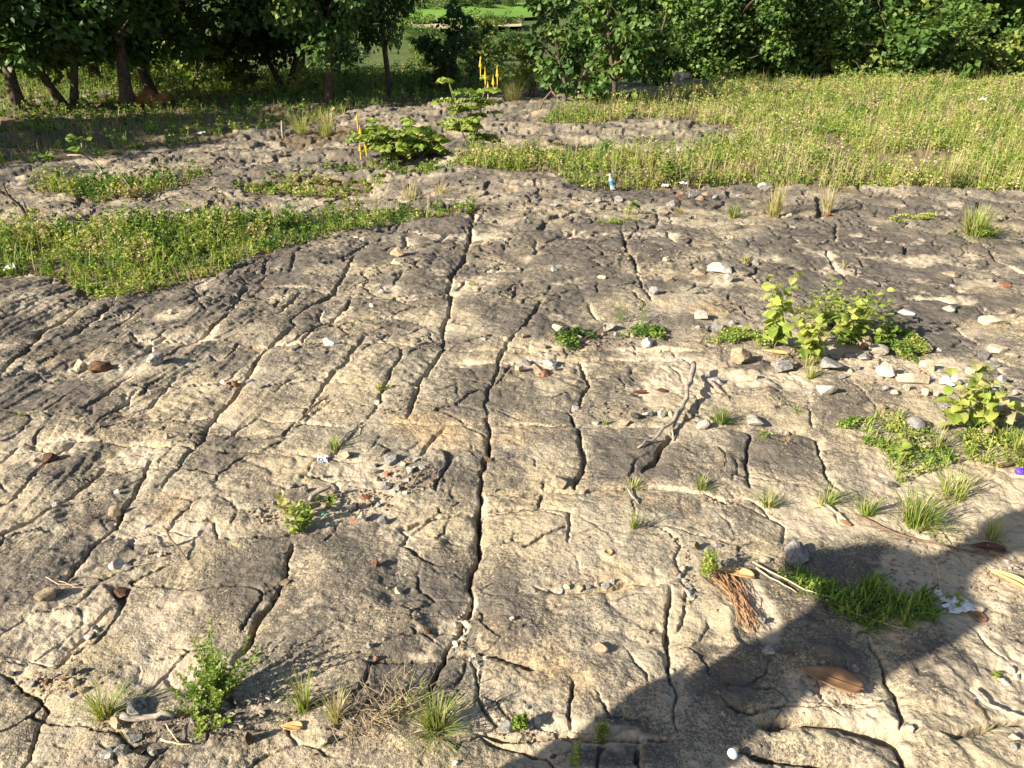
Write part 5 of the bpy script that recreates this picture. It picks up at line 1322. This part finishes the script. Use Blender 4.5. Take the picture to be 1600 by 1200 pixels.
# ------------------------------------------------------------------ dry leaves
M_DRYLEAF = plain('brown_dry_leaf', (0.27, 0.145, 0.07), 0.6, 0.25, 25, 0.3, 0.002)
M_TANLEAF = plain('tan_dry_leaf', (0.50, 0.29, 0.12), 0.65, 0.25, 25, 0.3, 0.002)
M_DARKLEAF = plain('dark_dry_leaf', (0.10, 0.045, 0.025), 0.6, 0.3, 25, 0.3, 0.002)
def dry_leaf(px, py, Lpx, Wpx, ang, curl, mat, label, roll=0.0, lift=0.006):
    g = G(px, py); m = mpp(px, py); L, Wd = Lpx * m, Wpx * m
    V = []; F = []; nu, nv = 12, 6
    for i in range(nu + 1):
        t = i / nu; w = Wd * 0.5 * (math.sin(math.pi * min(t * 0.95 + 0.03, 1) ** 0.62) ** 0.85)
        for j in range(nv + 1):
            s = -1 + 2 * j / nv
            if roll:
                a_ = s * roll; x_ = w * math.sin(a_) / max(roll, 0.1) * 1.0; z_ = w * (1 - math.cos(a_)) / max(roll, 0.1)
            else:
                x_ = w * s; z_ = curl * w * s * s + 0.002 * math.sin(9 * t + 3 * s)
            V.append((x_, (t - 0.5) * L, z_ + lift + 0.35 * curl * L * (t - 0.5) ** 2))
    for i in range(nu):
        for j in range(nv):
            a0 = i * (nv + 1) + j; F.append((a0, a0 + 1, a0 + nv + 2, a0 + nv + 1))
    me = new_mesh('dry_leaf', V, np.array(F), [mat], True)
    o = thing('dry_leaf', label, 'dry leaf', tuple(g), ang, None)
    b = link('blade', me, o); md = b.modifiers.new('thickness', 'SOLIDIFY'); md.thickness = 0.0012
    Vt, Ft = tube(np.array([[0, -L * 0.52, lift + 0.1 * curl * L], [0, 0, lift + 0.003], [0, L * 0.48, lift + 0.08 * curl * L]]), np.array([0.0022, 0.0016, 0.0008]), 5)
    link('midrib', new_mesh('midrib', Vt, Ft, [mat], True), o)
    return o
dry_leaf(1297, 1062, 92, 46, math.radians(62), 0.3, M_DRYLEAF, 'big brown dry leaf lying in the shadow at lower right', 0.0, 0.014)
dry_leaf(1575, 905, 60, 30, math.radians(35), 0.2, M_TANLEAF, 'rolled tan dry leaf at the right edge', 1.9, 0.012)
dry_leaf(1148, 900, 56, 26, math.radians(70), 0.3, M_TANLEAF, 'curled tan dry leaf beside the small yellow green plant', 1.3, 0.012)
dry_leaf(455, 1135, 34, 20, math.radians(85), 0.35, M_TANLEAF, 'curled orange dry leaf left of the dry weed tangle', 0.9)
dry_leaf(1033, 607, 18, 10, math.radians(75), 0.4, M_DARKLEAF, 'small red brown dry leaf on the pale slab')
dry_leaf(1000, 605, 34, 12, math.radians(85), 0.5, M_DARKLEAF, 'ragged dark dry leaf left of the small red brown one', 0.8)
dry_leaf(1340, 1197, 70, 30, math.radians(80), 0.3, M_TANLEAF, 'tan dry leaf at the bottom edge in the rock gap')
dry_leaf(1545, 850, 50, 22, math.radians(75), 0.3, M_DARKLEAF, 'dark dry leaf under the short right grass tuft')
dry_leaf(1210, 552, 40, 14, math.radians(65), 0.3, M_TANLEAF, 'orange dry leaf under the tall leafy seedling', 0.9)
dry_leaf(1530, 955, 26, 20, math.radians(20), 0.3, M_DRYLEAF, 'torn brown leaf piece beside the crumpled foil')
dry_leaf(215, 1172, 30, 16, math.radians(-40), 0.3, M_TANLEAF, 'orange brown leaf between the pitted bottom stones', 0.8)
dry_leaf(1320, 815, 20, 10, math.radians(40), 0.3, M_DRYLEAF, 'small brown leaf at the end of the short pale stick')
dry_leaf(987, 614, 9, 7, 0.2, 0.4, M_DARKLEAF, 'tiny dark leaf square below the ragged dark leaf')

# ------------------------------------------------------------------ litter
M_WHITEPL = plain('white_plastic', (0.82, 0.80, 0.78), 0.45, 0.08, 20)
M_FOIL = plain('silvery_foil', (0.62, 0.62, 0.62), 0.35, 0.3, 60, 0.6, 0.004)
M_VIOLET = plain('violet_plastic', (0.12, 0.05, 0.55), 0.4, 0.1, 10)
M_GREENGL = plain('green_glass', (0.01, 0.30, 0.12), 0.15, 0.1, 10, 0.8)
M_BLUE = plain('blue_label', (0.03, 0.17, 0.36), 0.4, 0.1, 20)
M_RUST = plain('rusty_tin', (0.36, 0.24, 0.12), 0.6, 0.35, 60)
def clear_plastic():
    m, nt, bs, out = mat_new('clear_plastic')
    bs.inputs['Base Color'].default_value = (0.85, 0.92, 0.95, 1); bs.inputs['Roughness'].default_value = 0.12
    bs.inputs['Transmission Weight'].default_value = 0.75; bs.inputs['IOR'].default_value = 1.2
    return m
M_CLEAR = clear_plastic()
def lathe(prof, n=20):
    V = []; F = []
    for (r_, z_) in prof:
        for k in range(n):
            V.append((r_ * math.cos(6.28318 * k / n), r_ * math.sin(6.28318 * k / n), z_))
    for i in range(len(prof) - 1):
        for k in range(n):
            F.append((i * n + k, i * n + (k + 1) % n, (i + 1) * n + (k + 1) % n, (i + 1) * n + k))
    return np.array(V), np.array(F)
g = G(958, 291)
bt = thing('plastic_bottle', 'clear plastic bottle with blue label leaning at the meadow edge', 'bottle', (g[0], g[1], g[2] + 0.005), 0)
bt.scale = (0.72, 0.72, 0.72)
bt.rotation_euler = (math.radians(-18), math.radians(-14), 0)
V, F = lathe([(0.001, 0.004), (0.028, 0.0), (0.032, 0.006), (0.032, 0.04), (0.0305, 0.048), (0.032, 0.056), (0.032, 0.13), (0.028, 0.155), (0.014, 0.19), (0.0125, 0.205)]); link('body', new_mesh('body', V, F, [M_CLEAR]), bt)
V, F = lathe([(0.0326, 0.065), (0.0326, 0.125)]); link('label_band', new_mesh('label_band', V, F, [M_BLUE]), bt)
V, F = lathe([(0.0155, 0.2), (0.0155, 0.217), (0.014, 0.219), (0.001, 0.2195)]); link('cap', new_mesh('cap', V, F, [M_WHITEPL]), bt)

def scrap(px, py, wpx, hpx, mat, label, name, cat, seed, crumple=0.35, lift=0.0):
    r = np.random.default_rng(seed); g = G(px, py); m = mpp(px, py); n = 9
    V = []; F = []
    for j in range(n):
        for i in range(n):
            x_ = (i / (n - 1) - 0.5) * wpx * m * (1 + 0.12 * r.normal()); y_ = (j / (n - 1) - 0.5) * hpx * m * 1.7 * (1 + 0.12 * r.normal())
            V.append((x_, y_, abs(r.normal(0, crumple * 0.25 * min(wpx, hpx) * m)) + 0.002 + lift))
    for j in range(n - 1):
        for i in range(n - 1):
            a0 = j * n + i; F.append((a0, a0 + 1, a0 + n + 1, a0 + n))
    o = thing(name, label, cat, tuple(g), r.normal(0, 0.4), None, new_mesh(name, V, np.array(F), [mat], False))
    md = o.modifiers.new('thickness', 'SOLIDIFY'); md.thickness = 0.001
    return o
scrap(1481, 600, 22, 16, M_WHITEPL, 'white plastic scrap among the right edge stones', 'plastic_scrap', 'litter', 1, 0.8, 0.012)
scrap(1498, 938, 44, 18, M_FOIL, 'crumpled silvery foil strip at the edge of the shadow', 'foil_scrap', 'litter', 2, 0.8)
scrap(1474, 925, 14, 16, M_FOIL, 'small crumpled foil piece above the foil strip', 'foil_scrap', 'litter', 3, 0.8)
scrap(504, 720, 14, 12, M_FOIL, 'shiny foil bit in the joint at left of the small grass sprig', 'foil_scrap', 'litter', 4, 0.7)
scrap(15, 418, 14, 14, M_WHITEPL, 'white plastic bit in the weeds at the left edge', 'plastic_scrap', 'litter', 5, 0.9, 0.03)
scrap(268, 216, 8, 10, M_WHITEPL, 'white scrap at the edge of the shaded grass', 'plastic_scrap', 'litter', 6, 0.9, 0.03)
scrap(315, 211, 10, 8, M_WHITEPL, 'pale plastic cup remains beside the white scrap on the shaded grass', 'plastic_scrap', 'litter', 7, 0.9, 0.03)
scrap(1040, 285, 10, 7, M_FOIL, 'clear plastic bit right of the bottle', 'plastic_scrap', 'litter', 8, 0.9, 0.01)
scrap(1068, 283, 8, 8, M_WHITEPL, 'white cup bit at the meadow edge', 'plastic_scrap', 'litter', 9, 0.9, 0.01)
scrap(1530, 178, 8, 8, M_FOIL, 'pale blue plastic bit in the right meadow', 'plastic_scrap', 'litter', 10, 0.9, 0.25)
scrap(303, 375, 5, 6, M_WHITEPL, 'tiny white flower like scrap on the weed thicket', 'plastic_scrap', 'litter', 11, 0.9, 0.25)
g = G(1143, 1183)
V, F = lathe([(0.001, 0.0), (0.011, 0.0), (0.0125, 0.002), (0.0115, 0.0035), (0.001, 0.003)], 24); o = thing('plastic_disc', 'round white plastic disc in the shadowed rock gap', 'litter', (g[0], g[1], g[2] + 0.012), 0, None, new_mesh('plastic_disc', V, F, [M_WHITEPL])); o.rotation_euler = (0.5, 0.2, 0)
g = G(1592, 737)
V, F = lathe([(0.001, 0.017), (0.012, 0.017), (0.0145, 0.014), (0.0148, 0.0), (0.0135, 0.0), (0.0133, 0.013), (0.001, 0.015)], 24); o = thing('bottle_cap', 'violet plastic cap at the right edge', 'bottle cap', (g[0], g[1], g[2] + 0.002), 0, None, new_mesh('bottle_cap', V, F, [M_VIOLET])); o.rotation_euler = (0.4, 0, 0)
g = G(950, 872)
V, F = lathe([(0.001, 0.0012), (0.0105, 0.0012), (0.0125, 0.006), (0.0138, 0.006), (0.0132, 0.0), (0.001, -0.0005)], 26); thing('bottle_cap', 'rusty crown cap lying open on the lower right slab', 'bottle cap', (g[0], g[1], g[2] + 0.003), 0, None, new_mesh('bottle_cap', V, F, [M_RUST]))
g = G(505, 803)
V, F = stone_geo(rs, 0.016, 0.006, 0.004, 2, 8); o = thing('glass_shard', 'green glass shard in the rubble pocket', 'litter', (g[0], g[1], g[2] + 0.012), 0.6, None, new_mesh('glass_shard', V, F, [M_GREENGL], False))

# ------------------------------------------------------------------ termite mound
g = G(222, 162)
V, F = ico(4); V = V.copy(); m = mpp(222, 162)
nz = fbm(V[:, 0] * 1.0 + 3, V[:, 1] + V[:, 2], 2.5, 3, 17)
V = V * (1 + 0.55 * nz[:, None]) * np.array([36 * m, 26 * m, 17 * m]); V[:, 2] *= np.where(V[:, 0] > 0, 1.2, 0.7)
thing('termite_mound', 'lumpy orange termite mound at the foot of the dark trees', 'termite mound', (g[0], g[1], g[2] - 0.02), 0, None, new_mesh('termite_mound', V, F, [plain('orange_earth', (0.36, 0.15, 0.055), 0.95, 0.35, 8, 0.1, 0.03)]))

# ------------------------------------------------------------------ the companion whose shadow falls into the picture
def person():
    o = thing('person', 'person in a blue shirt and dark trousers standing beside the camera', 'person', (-1.13, 0.47, ground_z(-1.13, 0.47)), math.atan2(SUN_TO[1], SUN_TO[0]) - math.pi / 2)
    # local frame: +y looks along the falling shadow, +x to the person's right hand
    def skinned(name, verts, edges, radii, mat, rootv=0, sub=2):
        me = bpy.data.meshes.new(name); me.from_pydata(verts, edges, []); me.materials.append(mat)
        b = link(name, me, o)
        sk = b.modifiers.new('skin', 'SKIN'); sk.use_smooth_shade = True
        for i, v in enumerate(me.skin_vertices[0].data):
            r_ = radii[i]; v.radius = (r_, r_) if not isinstance(r_, tuple) else r_
            v.use_root = (i == rootv)
        ss = b.modifiers.new('sub', 'SUBSURF'); ss.levels = sub; ss.render_levels = sub
        return b
    skin = plain('skin', (0.30, 0.17, 0.10), 0.55, 0.08, 20); cloth = plain('blue_shirt', (0.12, 0.20, 0.36), 0.9, 0.1, 80); trou = plain('dark_trousers', (0.05, 0.05, 0.06), 0.9, 0.1, 80); hair = plain('black_hair', (0.015, 0.013, 0.012), 0.5, 0.2, 100)
    V = [(0.03, 0, 0.93), (0.0, 0, 1.10), (-0.02, 0.01, 1.26), (-0.04, 0, 1.38), (-0.05, 0.01, 1.47), (-0.05, 0.03, 1.56), (-0.05, 0.03, 1.64), (-0.05, 0.02, 1.70)]
    R = [(0.10, 0.10), (0.11, 0.10), (0.13, 0.10), (0.10, 0.08), (0.05, 0.05), (0.07, 0.08), (0.075, 0.09), (0.05, 0.065)]
    E = [(i, i + 1) for i in range(7)]
    def chain(start, pts, rads):
        p = start
        for q_, r_ in zip(pts, rads):
            V.append(q_); R.append(r_); E.append((p, len(V) - 1)); p = len(V) - 1
        return p
    # arms: left elbow out with the hand at the chest, right arm bent holding close
    hl = chain(3, [(-0.19, 0, 1.36), (-0.29, 0.04, 1.24), (-0.17, 0.18, 1.22), (-0.10, 0.21, 1.24)], [0.06, 0.045, 0.036, 0.034])
    hr = chain(3, [(0.11, 0, 1.36), (0.12, 0.03, 1.14), (0.10, 0.20, 1.15), (0.08, 0.25, 1.20)], [0.055, 0.045, 0.036, 0.034])
    for s in (-1, 1):
        chain(0, [(0.03 + 0.055 * s, 0, 0.86), (0.04 + 0.06 * s, 0.015, 0.48), (0.04 + 0.07 * s, -0.01, 0.09), (0.04 + 0.075 * s, 0.10, 0.035), (0.04 + 0.08 * s, 0.17, 0.025)], [0.075, 0.055, 0.042, 0.038, 0.03])
    body = skinned('body', V, E, R, skin)
    # five fingers on each hand
    for (hx, hy, hz, s) in ((-0.10, 0.21, 1.24, 1), (0.08, 0.25, 1.20, -1)):
        FV = [(hx, hy, hz), (hx + 0.03 * s, hy + 0.03, hz + 0.005)]; FR = [(0.032, 0.018), (0.036, 0.016)]; FE = [(0, 1)]
        for k, (off, ln) in enumerate(((0.03, 0.055), (0.010, 0.065), (-0.010, 0.06), (-0.03, 0.045))):
            b0 = len(FV); FV += [(hx + 0.05 * s, hy + 0.045, hz + off), (hx + (0.05 + ln * 0.6) * s, hy + 0.07, hz + off), (hx + (0.05 + ln) * s, hy + 0.055, hz + off)]
            FR += [0.010, 0.009, 0.008]; FE += [(1, b0), (b0, b0 + 1), (b0 + 1, b0 + 2)]
        b0 = len(FV); FV += [(hx + 0.01 * s, hy + 0.02, hz + 0.045), (hx + 0.035 * s, hy + 0.03, hz + 0.075)]; FR += [0.011, 0.009]; FE += [(0, b0), (b0, b0 + 1)]
        skinned('hand', FV, FE, FR, skin, 0, 1)
    sv = [(0.03, 0, 0.90), (0.0, 0, 1.10), (-0.02, 0.01, 1.26), (-0.04, 0, 1.38), (-0.05, 0, 1.42), (-0.19, 0, 1.36), (-0.25, 0.02, 1.29), (0.11, 0, 1.36), (0.118, 0.015, 1.22)]
    skinned('shirt', sv, [(0, 1), (1, 2), (2, 3), (3, 4), (3, 5), (5, 6), (3, 7), (7, 8)], [(0.115, 0.115), (0.122, 0.11), (0.142, 0.115), (0.115, 0.09), (0.065, 0.065), 0.072, 0.065, 0.066, 0.062], cloth)
    tv_ = [(0.03, 0, 0.95)]; tr_ = [(0.112, 0.11)]; te_ = []
    for s in (-1, 1):
        b0 = len(tv_); tv_ += [(0.03 + 0.055 * s, 0, 0.86), (0.04 + 0.06 * s, 0.015, 0.48), (0.04 + 0.07 * s, -0.01, 0.10)]; tr_ += [0.088, 0.068, 0.058]; te_ += [(0, b0), (b0, b0 + 1), (b0 + 1, b0 + 2)]
    skinned('trousers', tv_, te_, tr_, trou)
    for s in (-1, 1):
        skinned('shoe', [(0.04 + 0.07 * s, -0.04, 0.05), (0.04 + 0.072 * s, 0.07, 0.045), (0.04 + 0.075 * s, 0.19, 0.03)], [(0, 1), (1, 2)], [(0.045, 0.05), (0.05, 0.045), (0.04, 0.03)], trou, 0, 1)
    # head details
    Vh, Fh = ico(3); Vh = Vh.copy(); k = (Vh[:, 2] > -0.25) & ((Vh[:, 1] < 0.35) | (Vh[:, 2] > 0.55))
    ok = k[Fh].all(1); link('hair', new_mesh('hair', Vh * np.array([0.088, 0.104, 0.115]) + np.array([-0.05, 0.02, 1.645]), Fh[ok], [hair]), o)
    Vn, Fn = ico(2)
    link('nose', new_mesh('nose', Vn * np.array([0.012, 0.02, 0.022]) + np.array([-0.05, 0.118, 1.60]), Fn, [skin]), o)
    for s in (-1, 1):
        link('eye', new_mesh('eye', Vn * np.array([0.013, 0.008, 0.008]) + np.array([-0.05 + 0.03 * s, 0.108, 1.63]), Fn, [hair]), o)
        link('ear', new_mesh('ear', Vn * np.array([0.010, 0.02, 0.03]) + np.array([-0.05 + 0.082 * s, 0.025, 1.61]), Fn, [skin]), o)
    link('mouth', new_mesh('mouth', Vn * np.array([0.024, 0.008, 0.006]) + np.array([-0.05, 0.105, 1.56]), Fn, [plain('lips', (0.25, 0.10, 0.08), 0.5)]), o)
    return o
person()
